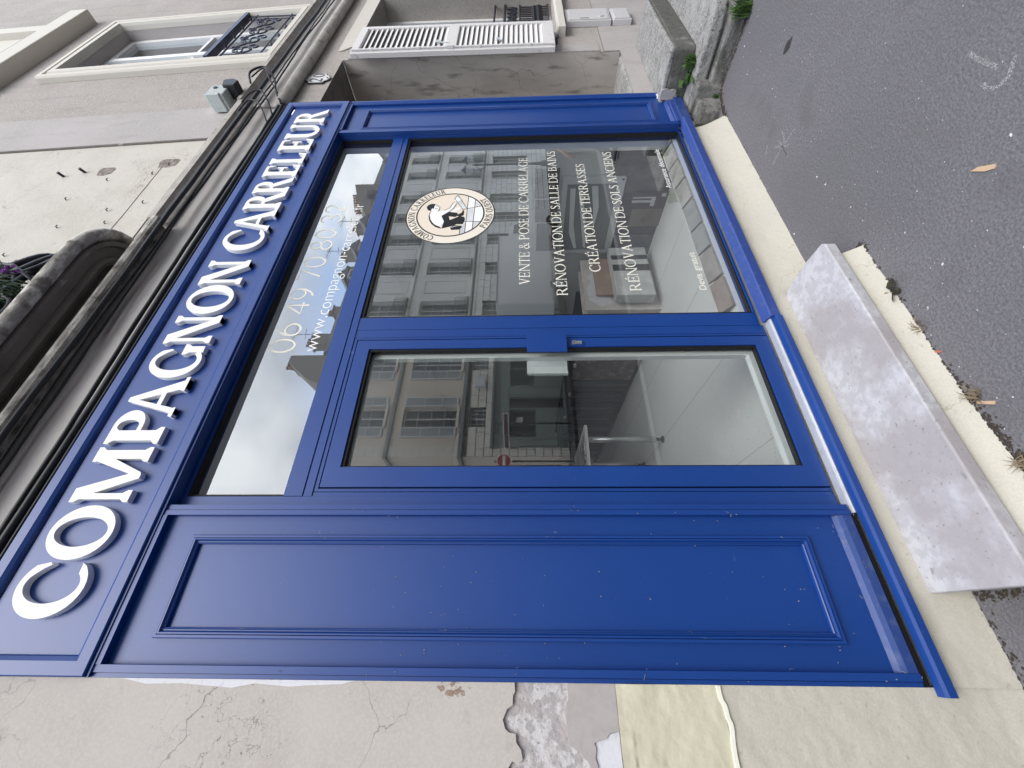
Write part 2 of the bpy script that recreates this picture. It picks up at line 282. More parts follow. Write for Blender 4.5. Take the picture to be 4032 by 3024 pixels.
STONE = mat('old_limestone', (.31,.305,.295), .95, .1, [L_(s=22, d=7, st=(1.6,.5,1), lo=.42, hi=.64, c=(.20,.195,.185), f=.85), L_(s=52, d=3, lo=.57, hi=.66, c=(.085,.085,.08), f=.85), L_(s=70, d=3, lo=.56, hi=.68, c=(.47,.465,.45), f=.7), L_(s=3, d=6, lo=.5, hi=.7, c=(.40,.395,.38), f=.6)], [L_(s=16, d=6, a=.8, h=.02), L_(s=80, a=.7, h=.006)])
STONED = mat('dirty_limestone', (.19,.188,.178), .95, .1, [L_(s=20, d=7, st=(1.6,.5,1), lo=.42, hi=.64, c=(.10,.10,.092), f=.9), L_(s=5, d=6, lo=.5, hi=.70, c=(.31,.30,.285), f=.8), L_(s=70, d=3, lo=.60, hi=.70, c=(.36,.35,.33), f=.7)], [L_(s=16, d=6, a=.8, h=.02), L_(s=80, a=.7, h=.006)])
MOSS = mat('mossy_dark_stone', (.125,.125,.115), .95, .1, [L_(s=30, d=7, lo=.45, hi=.7, c=(.075,.08,.065), f=.9), L_(s=6, d=6, lo=.58, hi=.72, c=(.26,.25,.235), f=.8)], [L_(s=40, d=6, a=.6, h=.008)])
SLAB = mat('pale_lilac_slab', (.43,.42,.44), .7, .3, [L_(s=26, d=8, lo=.42, hi=.60, c=(.53,.525,.55), f=.85), L_(s=2.6, d=6, lo=.50, hi=.64, c=(.35,.32,.325), f=.85), L_(s=70, d=5, lo=.62, hi=.70, c=(.22,.215,.21), f=.75), L_(s=20, d=6, st=(1,2.5,1), lo=.66, hi=.72, c=(.24,.235,.23), f=.8)], [L_(s=50, a=.4, h=.003), L_(s=9, a=.3, h=.004)])
SLABEDGE = mat('rough_slab_edge', (.30,.30,.305), .85, .2, [L_(s=30, d=7, lo=.45, hi=.7, c=(.21,.205,.205), f=.8)], [L_(s=60, a=.5, h=.004)])
ASPHALT = mat('old_asphalt', (.150,.145,.155), .9, .2, [L_(s=1.1, d=7, lo=.38, hi=.68, c=(.185,.178,.192), f=.8), L_(s=95, d=2, lo=.40, hi=.60, c=(.115,.111,.117), f=.7), L_(s=130, d=2, lo=.58, hi=.70, c=(.25,.245,.255), f=.6), L_(s=2.2, d=7, lo=.52, hi=.74, c=(.115,.110,.114), f=.75), L_(k='dots', s=62, lo=.085, hi=.055, c=(.48,.47,.46), f=1, mask=L_(s=40, lo=.57, hi=.64)), L_(k='dots', s=26, lo=.05, hi=.03, c=(.5,.49,.47), f=1, mask=L_(s=14, lo=.60, hi=.68))], [L_(s=110, a=.9, h=.006), L_(s=40, a=.3, h=.006)])
ROADM = mat('road_asphalt', (.06,.058,.06), .9, .2, [L_(s=.7, d=6, lo=.4, hi=.7, c=(.075,.072,.075), f=.8)])
DIRT = mat('dirt', (.055,.045,.038), 1, .05, [L_(s=80, d=4, lo=.5, hi=.75, c=(.14,.12,.10), f=.7)], [L_(s=120, a=.6, h=.004)])
LEAF = mat('weed_leaf', (.055,.11,.030), .6, .3, [L_(s=30, d=3, lo=.4, hi=.7, c=(.085,.16,.045), f=.8)])
# ------------------------------------------------------------------ a small serif capital alphabet, drawn as outlines
def ell(cx, cz, rx, rz, a0, a1, n=18): return arc(cx, cz, rx, rz, a0, a1, n)
def glyphs(w, t, s, h):
    def stem(x, ww, z0=0, z1=1, b=True, tp=True):
        k = h*2.0; p = []
        p += [(x-s,z0),(x+ww+s,z0),(x+ww+s,z0+h),(x+ww,z0+k)] if b else [(x,z0),(x+ww,z0)]
        p += [(x+ww,z1-k),(x+ww+s,z1-h),(x+ww+s,z1),(x-s,z1),(x-s,z1-h),(x,z1-k)] if tp else [(x+ww,z1),(x,z1)]
        p += [(x,z0+k),(x-s,z0+h)] if b else []
        return ('P', p)
    def bowl(x, cz, rx, rz, wt, a0=-90, a1=90, n=16): return ('B', ell(x,cz,rx,rz,a0,a1,n), ell(x,cz,rx-wt,rz-t,a0,a1,n))
    def arm(x0, x1, z, up=1, l=.17):
        return ('P', [(x0,z),(x1-.04,z),(x1,z+up*(t+l)),(x1-.035,z+up*(t+l)),(x1-.10,z+up*t),(x0,z+up*t)])
    def acute(x): return ('P', [(x,1.06),(x+.07,1.06),(x+.24,1.24),(x+.13,1.25)])
    G = {}
    G['I'] = ([stem(s,w)], w+2*s)
    G['L'] = ([stem(s,w), arm(s+w*.5,.56+s,0)], .58+s)
    G['E'] = ([stem(s,w), arm(s+w*.5,.55+s,0), arm(s+w*.5,.52+s,1,-1), ('P',[(s+w*.5,.5-t/2),(s+.36,.5-t/2),(s+.37,.36),(s+.42,.36),(s+.42,.66),(s+.37,.66),(s+.36,.5+t/2),(s+w*.5,.5+t/2)])], .57+s)
    G['É'] = (G['E'][0]+[acute(s+.18)], G['E'][1])
    G['T'] = ([stem(.34-w/2,w,0,1,True,False), ('P',[(.02,1),(0,1-t-.17),(.035,1-t-.17),(.10,1-t),(.58,1-t),(.645,1-t-.17),(.68,1-t-.17),(.66,1)])], .68)
    G['N'] = ([stem(s,t*1.2), stem(.66+s,t*1.2), ('P',[(s-s*.6,1),(s+w*1.15,1),(.66+s+t*1.2,0),(.66+s+t*1.2-w*1.0,0)])], .66+t*1.2+2*s)
    G['M'] = ([stem(s,t*1.3), stem(.80+s,w), ('P',[(s-s*.6,1),(s+w*1.1,1),(.52+s,.14),(.46+s,0),(.40+s,.0)]), ('P',[(.80+s+w,1),(.78+s,1),(.43+s,.06),(.46+s,0),(.52+s,.02)])], .80+w+2*s)
    G['V'] = ([('P',[(s,1),(s+w*1.15,1),(.40,.20),(.38,0),(.33,0)]), ('P',[(.68,1),(.68-t*1.3,1),(.37,.16),(.34,0),(.39,0)]), ('P',[(0,1),(w+2.4*s,1),(w+2.4*s,1-h),(0,1-h)]), ('P',[(.57-s*.5,1),(.75,1),(.75,1-h),(.57-s*.5,1-h)])], .74)
    G['A'] = ([('P',[(s+.01,0),(s+.01+t*1.4,0),(.41,.86),(.44,1),(.36,1)]), ('P',[(.66,0),(.66+w*1.2,0),(.45,1),(.36,1),(.35,.93)]), ('P',[(.16,.32),(.62,.32),(.60,.32+t),(.18,.32+t)]), ('P',[(0,0),(.22,0),(.20,h),(0.02,h)]), ('P',[(.60,0),(.72+w+s*.6,0),(.71+w+s*.5,h),(.61,h)])], .74+w+s*.4)
    G['O'] = ([('R', ell(.44,.5,.44,.52,0,360,44)[:-1], [(x,z) for x,z in ell(.44,.5,.44-w*1.08,.52-t*1.1,0,360,44)[:-1]])], .88)
    co, ci = ell(.45,.5,.45,.52,48,312,30), ell(.47,.5,.47-w*1.1,.52-t*1.15,52,308,30)
    G['C'] = ([('B', co, ci), ('P',[co[0],(.80,.70),(.765,.66),(.70,.76),ci[0],(.60,.97)]), ('P',[co[-1],(.80,.20),(.775,.175),ci[-1]])], .80)
    G['G'] = ([('B', co, ci), ('P',[co[0],(.80,.70),(.765,.66),(.70,.76),ci[0],(.60,.97)]), stem(.70,w*.92,.03,.46,False,True), ('P',[co[-1],(.70+w*.92,.13),(.70+w*.92,.05),(.70,.02),ci[-1]])], .72+w+s)
    G['D'] = ([stem(s,w), ('B', [(s+w*.5,1)]+ell(s+.36,.5,.42,.5,90,-90,22)+[(s+w*.5,0)], [(s+w*.5,1-t)]+ell(s+.36,.5,.42-w*1.05,.5-t,90,-90,22)+[(s+w*.5,t)])], .80+s)
    def pb(x, z0, z1, rx, wt=None):
        wt = wt or w; c = (z0+z1)/2; r = (z1-z0)/2
        return ('B', [(s+w*.5,z1)]+ell(x,c,rx,r,90,-90,16)+[(s+w*.5,z0)], [(s+w*.5,z1-t)]+ell(x,c,rx-wt,r-t,90,-90,16)+[(s+w*.5,z0+t)])
    G['P'] = ([stem(s,w), pb(s+.28,.44,1,.29)], .59+s)
    G['R'] = ([stem(s,w), pb(s+.28,.47,1,.28), ('P',[(s+.26,.48),(s+.26+w*1.1,.50),(s+.62+w*.7,h*.8),(s+.70+w*.6,0),(s+.55,0)])], .72+s+w*.3)
    G['B'] = ([stem(s,w), pb(s+.26,.51,1,.25,w*.9), pb(s+.28,0,.51+t,.32)], .63+s)
    G['U'] = ([stem(s,w,.3,1,False,True), stem(.60+s,t*1.3,.3,1,False,True), ('B', ell(s+(.60+t*1.3)/2,.32,(.60+t*1.3)/2,.34,180,360,20), ell(s+w+(.60-w)/2,.32,(.60-w)/2,.34-t*1.4,180,360,20))], .62+t*1.3+2*s)
    sp = [(.44,.80),(.39,.92),(.28,.97),(.15,.93),(.09,.80),(.13,.66),(.27,.54),(.40,.43),(.46,.27),(.42,.11),(.30,.03),(.17,.04),(.08,.12),(.05,.23)]
    sw = [t*.8,t*1.0,t*1.1,w*.7,w*.9,w*1.0,w*1.1,w*1.1,w*1.0,w*.85,t*1.2,t*1.1,t*1.0,t*.7]
    G['S'] = ([('S', sp, sw), ('P',[(.47,.97),(.44,.97),(.42,.76),(.46,.74)]), ('P',[(.02,.03),(.05,.03),(.07,.25),(.03,.27)])], .52)
    ap = [(.76,.02),(.60,.12),(.42,.36),(.25,.62),(.17,.80),(.22,.94),(.33,.98),(.44,.92),(.46,.80),(.38,.66),(.20,.50),(.08,.36),(.06,.20),(.15,.06),(.31,.02),(.47,.09),(.60,.24),(.66,.42),(.74,.53)]
    G['&'] = ([('S', ap, [w*1.1,w*1.1,w*1.1,w,w*.7,t,t,t,w*.7,w*.7,t*1.2,w*.8,w,w,t*1.2,t*1.1,t*1.1,t*1.1,t])], .82)
    G[' '] = ([], .30)
    return G
def put_glyph(mb, pieces, x, z, sx, sz, y0, y1, eps):
    f = lambda p: (x+p[0]*sx, z+p[1]*sz)
    for k, pc in enumerate(pieces):
        ya = y0 - k*eps
        if pc[0] == 'P': mb.prism([f(p) for p in pc[1]], ya, y1)
        elif pc[0] == 'B': mb.band([f(p) for p in pc[1]], [f(p) for p in pc[2]], ya, y1)
        elif pc[0] == 'R': mb.band([f(p) for p in pc[1]], [f(p) for p in pc[2]], ya, y1, True)
        elif pc[0] == 'S':
            P = [Vector(p) for p in pc[1]]; Q = []; W = []
            for i in range(len(P)-1):
                p0, p1, p2, p3 = P[max(i-1,0)], P[i], P[i+1], P[min(i+2,len(P)-1)]
                for j in range(4):
                    u = j/4; Q.append(.5*((2*p1)+(p2-p0)*u+(2*p0-5*p1+4*p2-p3)*u*u+(3*p1-p0-3*p2+p3)*u**3)); W.append((pc[2][i]*(1-u)+pc[2][i+1]*u))
            Q.append(P[-1]); W.append(pc[2][-1])
            ribbon([f(q) for q in Q], [q*(sx+sz)/2 for q in W], ya, y1, mb)
SER = glyphs(.108, .052, .055, .036)
SERM = glyphs(.17, .09, .06, .06)
SERB = glyphs(.185, .085, .06, .075)
def text_serif(txt, x0, x1, z, cap, y0, y1, font=SER, track=.085, eps=.00004, mb=None):
    adv = [font[c][1]+(track if c != ' ' else 0) for c in txt]; tot = sum(adv)-track
    sx = (x1-x0)/tot; mb = mb or MB(); x = x0
    for c, a in zip(txt, adv): put_glyph(mb, font[c][0], x, z, sx, cap, y0, y1, eps); x += a*sx
    return mb
def words_serif(txt, x0, x1, z, cap, y0, y1, m, parent, font=SER, track=.085):
    adv = [font[c][1]+(track if c != ' ' else 0) for c in txt]; sx = (x1-x0)/(sum(adv)-track); x = x0; mb = MB()
    for c, a in list(zip(txt, adv))+[(' ', 0)]:
        if c == ' ':
            if mb.v: part('word', mb, m, parent, weld=False)
            mb = MB()
        else: put_glyph(mb, font[c][0], x, z, sx, cap, y0, y1, .00004)
        x += a*sx
def curve_pts(ctrl, n=5):
    P = [Vector(p) for p in ctrl]; Q = []
    for i in range(len(P)-1):
        p0, p1, p2, p3 = P[max(i-1,0)], P[i], P[i+1], P[min(i+2,len(P)-1)]
        for j in range(n): u = j/n; Q.append(tuple(.5*((2*p1)+(p2-p0)*u+(2*p0-5*p1+4*p2-p3)*u*u+(3*p1-p0-3*p2+p3)*u**3)))
    return Q+[tuple(P[-1])]
DIG = {'0': [ell(.5,.5,.44,.5,90,450,30)[:-1]], '6': [ell(.5,.32,.42,.32,90,450,26)[:-1], curve_pts([(.09,.36),(.16,.62),(.36,.86),(.66,1)])], '4': [[(.72,0),(.72,1)],[(.72,1),(.05,.27),(.98,.27)]],
 '9': [ell(.5,.68,.42,.32,90,450,26)[:-1], curve_pts([(.91,.64),(.84,.38),(.64,.14),(.34,0)])], '7': [[(.05,1),(.93,1),(.34,0)]], '8': [ell(.5,.75,.34,.25,90,450,22)[:-1], ell(.5,.25,.43,.25,90,450,24)[:-1]],
 '3': [curve_pts([(.08,.84),(.28,1),(.62,1),(.84,.84),(.80,.64),(.58,.53),(.40,.52)]), curve_pts([(.40,.52),(.66,.51),(.90,.38),(.92,.20),(.70,.02),(.36,0),(.06,.16)])], '2': [curve_pts([(.08,.76),(.22,.96),(.55,1.0),(.84,.86),(.84,.64),(.60,.40),(.08,.0)])+[(.95,0)]]}
def text_digits(txt, x0, x1, z, cap, y0, y1, wd=.012):
    adv = [.5 if c == ' ' else 1.16 for c in txt]; sx = (x1-x0)/sum(adv); mb = MB(); x = x0
    for c, a in zip(txt, adv):
        for k, st in enumerate(DIG.get(c, [])): ribbon([(x+p[0]*sx, z+p[1]*cap) for p in st], wd, y0-k*.00005, y1, mb, closed=(len(st) > 20 and c in '0689' and k == 0) or (c == '8'))
        x += a*sx
    return mb
def text_plain(name, txt, x0, x1, z, xh, y, m, parent, thick=.0006, offset=0):
    cu = bpy.data.curves.new(name, 'FONT'); cu.body = txt; cu.size = 1; cu.extrude = .2; cu.offset = offset
    o = bpy.data.objects.new(name, cu); C.objects.link(o); bpy.context.view_layer.update()
    me = bpy.data.meshes.new_from_object(o.evaluated_get(bpy.context.evaluated_depsgraph_get())); bpy.data.objects.remove(o)
    xs = [v.co.x for v in me.vertices]; a, b = min(xs), max(xs); k = (x1-x0)/(b-a)
    for v in me.vertices: v.co = Vector((x0+(v.co.x-a)*k, y+(-v.co.z/.2)*thick/2, z+v.co.y*xh))
    me.materials.clear(); return part(name, me, m, parent)
# ------------------------------------------------------------------ the blue shop front
YG = .083            # glass
front = thing('shop_front', 'blue panelled wooden shop front with white raised letters and glazed door', 'shop front', (1.9, 0, .25))
# sign board
part('sign_board', MB().box(-.105, 3.91, .002, .03, 3.17, 3.60), BLUE, front)
part('sign_border', MB().moulding(-.163, 3.972, 3.118, 3.672, [(0,.04),(0,-.016),(.004,-.02),(.045,-.02),(.058,-.012),(.062,.004)]), BLUE, front)
part('sign_soffit', MB().box(-.163, 3.972, -.010, .083, 3.108, 3.1175), BLUE, front)
LET = [('C',.006,.196),('O',.204,.414),('M',.427,.673),('P',.690,.868),('A',.825,1.052),('G',1.045,1.262),('N',1.262,1.455),('O',1.468,1.690),('N',1.696,1.900),
       ('C',1.990,2.192),('A',2.176,2.412),('R',2.408,2.604),('R',2.592,2.775),('E',2.795,2.950),('L',2.962,3.112),('E',3.146,3.316),('U',3.322,3.550),('R',3.572,3.782)]
for ch, a, b in LET:
    pcs, adv = SERB[ch]; mb = MB(); a, b = a*1.005, b*1.005; z = 3.274-.004*a
    put_glyph(mb, pcs, a, z, (b-a)/adv, .254, -.025, .0015, .00012)
    part('letter', mb, LETTER, front, weld=False)
# left panel
part('panel_board', MB().box(-.13, .388, .022, .04, .33, 3.11), BLUE, front)
st = MB()
for x0, x1, y in ((-.165,-.1525,.002),(-.150,-.128,-.004),(.383,.402,-.004),(.4045,.425,0)): st.box(x0, x1, y, .09, .299, 3.108)
st.box(-.1525,-.150,.006,.09,.299,3.108).box(.402,.4045,.004,.09,.299,3.108)
part('panel_stile', st, BLUE, front)
part('panel_rail', MB().prism([(-.002,.300),(-.002,.334),(.006,.350),(.022,.362),(.022,.300)], -.1275, .3825, 'x'), BLUE_OLD, front)
part('panel_rail', MB().box(-.1275, .3825, -.006, .0215, 3.088, 3.1075), BLUE, front)
PRF = [(0,.021),(0,.008),(.003,.005),(.011,.005),(.0125,.010),(.014,.003),(.019,.0025),(.024,.012),(.028,.012),(.030,.007),(.0335,.010),(.035,.021)]
part('panel_moulding', MB().moulding(-.05, .306, .49, 2.953, PRF), BLUE, front)
# right pilaster
part('panel_board', MB().box(3.49, 3.955, .022, .04, .36, 3.11), BLUE, front, label='narrow right blue panel')
st = MB().box(3.453, 3.478, -.004, .03, .32, 3.108).box(3.4785,3.500,-.001,.03,.32,3.108).box(3.4535,3.468,.0305,.12,.32,3.108)
st.box(3.445,3.4525,.034,.058,.32,3.108)
st.prism([(3.945,.03),(3.945,.006),(3.962,.001),(3.974,-.006),(3.988,-.006),(3.999,.003),(3.999,.06),(3.945,.06)], .40, 3.108, 'z')
part('panel_stile', st, BLUE, front)
part('panel_rail', MB().prism([(-.003,.300),(-.003,.328),(.004,.332),(.004,.345),(.022,.366),(.022,.300)], 3.5005, 3.86, 'x'), DUSTBLUE, front)
part('panel_rail', MB().box(3.5005, 3.9445, -.006, .0215, 3.088, 3.1075), BLUE, front)
part('panel_moulding', MB().moulding(3.522, 3.856, .48, 2.944, PRF), BLUE, front)
# sill rails
part('sill_rail', MB().prism([(-.036,.236),(-.036,.262),(-.030,.272),(-.006,.276),(-.006,.236)], -.188, 1.40, 'x'), BLUE, front, label='newer bright blue sill rail under door and left panel')
part('sill_rail', MB().prism([(-.03,.238),(-.03,.285),(-.024,.292),(.030,.306),(.030,.238)], 1.4015, 3.51, 'x'), DUSTBLUE, front, label='older dusty blue sill under the display window')
part('sill_rail', MB().prism([(-.02,.225),(-.02,.292),(.0,.297),(.02,.297),(.02,.225)], 3.5115, 3.862, 'x'), BLUE_OLD, front)
part('threshold_strip', MB().prism([(-.0055,.2765),(-.0055,.282),(.006,.286),(.040,.288),(.040,.2765)], .392, 1.41, 'x'), STEEL, front, bevel=.001)
part('sill_gap', MB().box(-.160, .391, .004, .03, .2765, .2985), RUBBER, front)  # black strip painted as the shade inside the open gap
# fixed frame : jambs, mullion, transom bar, head
fr = MB()
fr.box(.4255, .473, .046, .11, .292, 3.107)           # left jamb
fr.box(.4732, .492, .050, .11, .292, 2.528)
fr.box(1.349, 1.402, .050, .11, .292, 2.5285).box(1.4022, 1.4045, .053, .11, .292, 2.5285).box(1.4047, 1.492, .050, .11, .306, 2.5285)   # mullion
fr.box(.4735, 3.4525, .046, .11, 2.529, 2.5665).box(.4735, 3.4525, .049, .11, 2.5667, 2.5695).box(.4735, 3.4525, .043, .11, 2.570, 2.652)
fr.box(.4735, 3.4525, .048, .11, 3.090, 3.107)
fr.box(1.4925, 3.4525, .046, .11, .3065, .318)
part('fixed_frame', fr, BLUE, front, bevel=.0012)
sl = MB().ring(.4740, 3.444, 2.6525, 3.0895, .010,.012,.008,.014, .056, .0815).ring(1.4925, 3.444, .3185, 2.5285, .010,.016,.006,.016, .054, .0815)
part('glazing_seal', sl, RUBBER, front)
# transom light
tw = part('transom_pane', MB().box(.480, 3.440, YG, YG+.006, 2.656, 3.088), GLASS, front)
adv_ = (2.632-1.275)/(10*1.16+4*.5)
for k, pr_ in enumerate(('06','49','70','80','32')): x_ = 1.275+k*(2.32+.5)*adv_; part('number_pair', text_digits(pr_, x_, x_+2.32*adv_, 2.878, .138, YG-.0008, YG-.0001, .0115), VINYL, tw, weld=False)
text_plain('lettering', 'www.compagnon-carreleur.fr', 1.285, 2.612, 2.745, .112, YG-.0005, VINYLW, tw, offset=-.012)
# display window
dw = part('display_pane', MB().box(1.497, 3.442, YG, YG+.006, .320, 2.526), GLASS, front)
for t_, a, b, z, cp in (('VENTE & POSE DE CARRELAGE',1.77,3.168,1.5515,.0675),('RÉNOVATION DE SALLE DE BAINS',1.677,3.25,1.328,.066),('CRÉATION DE TERRASSES',1.872,3.06,1.112,.066),('RÉNOVATION DE SOLS ANCIENS',1.705,3.222,.888,.067)):
    words_serif(t_, a, b, z, cp, YG-.0008, YG-.0001, VINYL, dw)
text_plain('word', 'Devis', 1.705, 1.838, .505, .058, YG-.0005, VINYL, dw, offset=.004); text_plain('word', 'gratuit', 1.866, 2.033, .505, .058, YG-.0005, VINYL, dw, offset=.004)
text_plain('word', 'Assurance', 2.722, 2.968, .503, .058, YG-.0005, VINYLW, dw, offset=.003); text_plain('word', 'décennale', 2.993, 3.238, .503, .058, YG-.0005, VINYLW, dw, offset=.003)
# logo
CX, CZ, R = 2.472, 2.1025, .316
LC = mat('cream_print', (.80,.74,.63), .5, .3); LK = mat('black_print', (.010,.010,.012), .45, .3); LW = mat('white_print', (.86,.86,.85), .5, .3); LG = mat('grey_print', (.52,.53,.54), .5, .3, [L_(s=9, lo=.3, hi=.7, c=(.72,.73,.74), f=1)]); LCI = mat('beige_print', (.78,.69,.57), .5, .3)
circ = lambda r, n=72: [(CX+R*r*math.cos(2*PI*i/n), CZ+R*r*math.sin(2*PI*i/n)) for i in range(n)]
lg = part('logo', MB().prism(circ(1.0), YG-.0005, YG-.0001), LC, dw)
part('logo_field', MB().prism(circ(.745), YG-.0008, YG-.00052), LCI, dw)
part('logo_ring', MB().band(circ(1.0), circ(.974), YG-.0010, YG-.00055, True).band(circ(.766), circ(.736), YG-.0016, YG-.00055, True), LK, dw)
at_ = lambda u, v: (CX+R*u, CZ+R*v)
def poly(name, P, m, lay): part(name, MB().prism([at_(*p) for p in P], YG-.0008-lay*.0002, YG-.00082), m, dw)
arcf = [(.735*math.cos(math.radians(a)), .735*math.sin(math.radians(a))) for a in range(200, 330, 8)]
poly('logo_tiles', [(.625,-.372),(.156,-.363),(-.257,-.33),(-.466,-.254),(-.69,-.255)]+arcf[0:], LW, 1)
for P in ([(.169,-.37),(.201,-.508),(-.263,-.512),(-.27,-.376)],[(.494,-.531),(.284,-.672),(.225,-.538)],[(-.683,-.26),(-.477,-.258),(-.281,-.354),(-.63,-.363)],[(-.287,-.521),(-.292,-.67),(-.515,-.522)]): poly('logo_tiles', P, LG, 2)
for a, b in (((.635,-.37),(-.655,-.362)),((.505,-.537),(-.535,-.52)),((.155,-.262),(.272,-.685)),((-.268,-.315),(-.28,-.685)),((-.47,-.25),(-.70,-.255))): part('logo_line', ribbon([at_(*a),at_(*b)], .0045, YG-.0016, YG-.0009), LK, dw)
poly('logo_figure', [(-.059,.196),(.076,.036),(.04,-.154),(-.059,-.174),(-.106,-.119),(-.077,.03),(-.21,-.005),(-.073,-.224),(-.118,-.323),(-.185,-.34),(-.281,-.331),(-.362,-.299),(-.351,-.17),(-.431,-.04),(-.495,.149),(-.266,.124)], LK, 4)
poly('logo_figure', [(-.022,-.159),(.036,-.247),(.135,-.274),(.109,-.301),(-.027,-.305),(-.068,-.285),(-.088,-.179)], LK, 4.5)
poly('logo_figure', [(-.47,-.033),(-.387,-.112),(-.392,-.279),(-.467,-.295),(-.539,-.23),(-.547,-.066)], LK, 4.8)
part('logo_line', ribbon([at_(-.475,-.06),at_(-.43,-.13),at_(-.405,-.25),at_(-.43,-.30)], .004, YG-.0022, YG-.002), LW, dw)
poly('logo_figure', [(.115,.453),(.049,.476),(-.061,.484),(-.207,.454),(-.34,.385),(-.437,.291),(-.499,.164),(-.44,.182),(-.383,.282),(-.293,.368),(-.172,.428),(-.05,.452),(.047,.437),(.083,.395)], LK, 5)
poly('logo_figure', [(-.025,.462),(.098,.452),(.099,.287),(.137,.151),(.208,.032),(.384,-.023),(.433,-.067),(.388,-.11),(.217,-.061),(.09,.022),(-.071,.192),(-.266,.119),(-.448,.178),(-.342,.332),(-.184,.427)], LW, 6)
poly('logo_figure', [(.09,.022),(.167,-.065),(.24,-.138),(.275,-.221),(.248,-.255),(.163,-.175),(.072,-.073)], LW, 3.2)
poly('logo_figure', [(.347,.38),(.327,.327),(.28,.298),(.248,.259),(.173,.264),(.099,.295),(.097,.427),(.16,.447),(.222,.434),(.213,.39),(.271,.397)], LW, 7)
poly('logo_figure', [(.264,.565),(.34,.534),(.383,.468),(.38,.388),(.334,.372),(.271,.397),(.213,.384),(.203,.413),(.222,.439),(.155,.447),(.13,.47),(.167,.53)], LK, 8)
poly('logo_figure', [(.693,-.118),(.181,-.361),(.155,-.269),(.572,-.047)], LG, 7.5)
poly('logo_figure', [(.499,-.057),(.602,-.101),(.577,-.199),(.514,-.215),(.457,-.136)], LW, 9)
for P in ([(.693,-.118),(.181,-.361),(.155,-.269),(.572,-.047),(.693,-.118)],[(.347,.38),(.327,.327),(.28,.298),(.248,.259),(.173,.264),(.099,.29)],[(.137,.151),(.208,.032),(.384,-.023),(.433,-.067)],[(.388,-.11),(.217,-.061),(.09,.022),(-.071,.192)],[(.20,.30),(.19,.34),(.22,.36)],[(.29,.335),(.285,.36)]):
    part('logo_line', ribbon([at_(*p) for p in P], .0035, YG-.0032, YG-.0028), LK, dw)
def arctext(txt, a0, a1, r, cap, inward):
    mb = MB(); adv = [SERM[c][1]+.10 for c in txt]; tot = sum(adv); a = 0
    for c, w_ in zip(txt, adv):
        t_ = (a+w_/2)/tot; ang = math.radians(a0+(a1-a0)*t_); g = MB(); k = abs(math.radians(a1-a0))*r/tot
        put_glyph(g, SERM[c][0], -SERM[c][1]*k/2, 0 if not inward else -cap/2, k, cap, YG-.0012, YG-.0006, .00003)
        ro = ang-PI/2 if not inward else ang+PI/2; bx, bz = CX+r*math.cos(ang), CZ+r*math.sin(ang); c_, s_ = math.cos(ro), math.sin(ro)
        g.xf(lambda x,y,z: (bx+x*c_-z*s_, y, bz+x*s_+z*c_)); mb.add(g.v, g.f); a += w_
    return mb
part('logo_lettering', arctext('COMPAGNON CARRELEUR', 160, 12, .252, .047, False), LK, dw, weld=False)
part('logo_lettering', arctext('PARIS OUEST', 236, 308, .276, .046, True), LK, dw, weld=False)
# door leaf
door = part('door', MB().ring(.513, 1.325, .295, 2.503, .092,.058,.078,.072, .044, .10), BLUE, front, bevel=.0015)
part('door_rebate', MB().ring(.4945, 1.3465, .293, 2.5265, .0125,.0125,.0005,.0155, .050, .10), BLUE, door)
part('groove', MB().box(.4922,.4943,.062,.1,.293,2.5285).box(1.3467,1.3488,.062,.1,.293,2.5285).box(.4945,1.3465,.062,.1,2.5267,2.5288).ring(.5072,1.3338,.2955,2.5108,.0056,.0086,.0001,.0076,.064,.1), RUBBER, door)
part('glazing_seal', MB().ring(.6052, 1.2668, .3732, 2.4308, .006,.012,.008,.012, .052, .0805), RUBBER, door)
dp = part('door_pane', MB().box(.6115, 1.2545, YG, YG+.006, .3815, 2.4185), GLASS, door)
part('inner_frame', MB().ring(.605, 1.267, .373, 2.431, .004,.034,.030,.014, .0905, .125), PVC, door)
part('pull_plate', MB().box(1.213, 1.336, .012, .018, 1.368, 1.578).box(1.235,1.30,.018,.0435,1.44,1.50), BLUE, door, bevel=.001)
part('pull_plate', MB().box(1.158, 1.245, .126, .134, 1.36, 1.578).box(1.143,1.158,.112,.134,1.36,1.578), PVC, door, label='white inside pull plate')
lk = part('lock', MB().box(1.268, 1.302, .038, .0438, 1.275, 1.352), BLUE, door, bevel=.001)
part('lock_cylinder', MB().cyl((1.288,.031,1.326),.0125,.007,'y',18).box(1.2785,1.2975,.0325,.0378,1.285,1.322), METAL, door)
part('keyhole', MB().box(1.2860,1.2900,.0303,.0309,1.319,1.333), RUBBER, door)

# cobwebs and fluff caught on the paint
FLUFF = mat('dusty_cobweb', (.24,.24,.24), .95, .1)
r = random.Random(21); mb = MB()
spots = [(-.05,.49),(.30,.60),(-.04,1.0),(.31,1.5),(-.03,1.9),(.10,.40),(-.10,.36),(.2,.355),(.33,.37),(-.14,1.2),(-.14,1.6),(-.14,.7),(.30,2.4),(-.02,2.6),(.40,1.4),(.40,2.3),(-.14,2.5),(.385,.8),(3.47,1.8),(3.47,2.2),(3.47,1.2),(3.53,.52),(3.85,.50),(3.6,.36),(3.7,2.93),(.05,.352),(.28,.345),(-.14,.33),(.36,.34)]
for (x, z) in spots:
    for q in range(r.randint(1,3)):
        a = r.random()*PI; l = r.uniform(.004,.013); p0 = Vector((x+r.gauss(0,.012), -.0085, z+r.gauss(0,.02)))
        P = [p0]
        for k in range(4): a += r.gauss(0,.7); P.append(P[-1]+Vector((math.cos(a)*l*.35, -r.random()*.001, math.sin(a)*l*.35)))
        mb.tube(P, r.uniform(.0004,.0009), 4)
part('cobweb', mb, FLUFF, front, kind='stuff')
mb = MB()
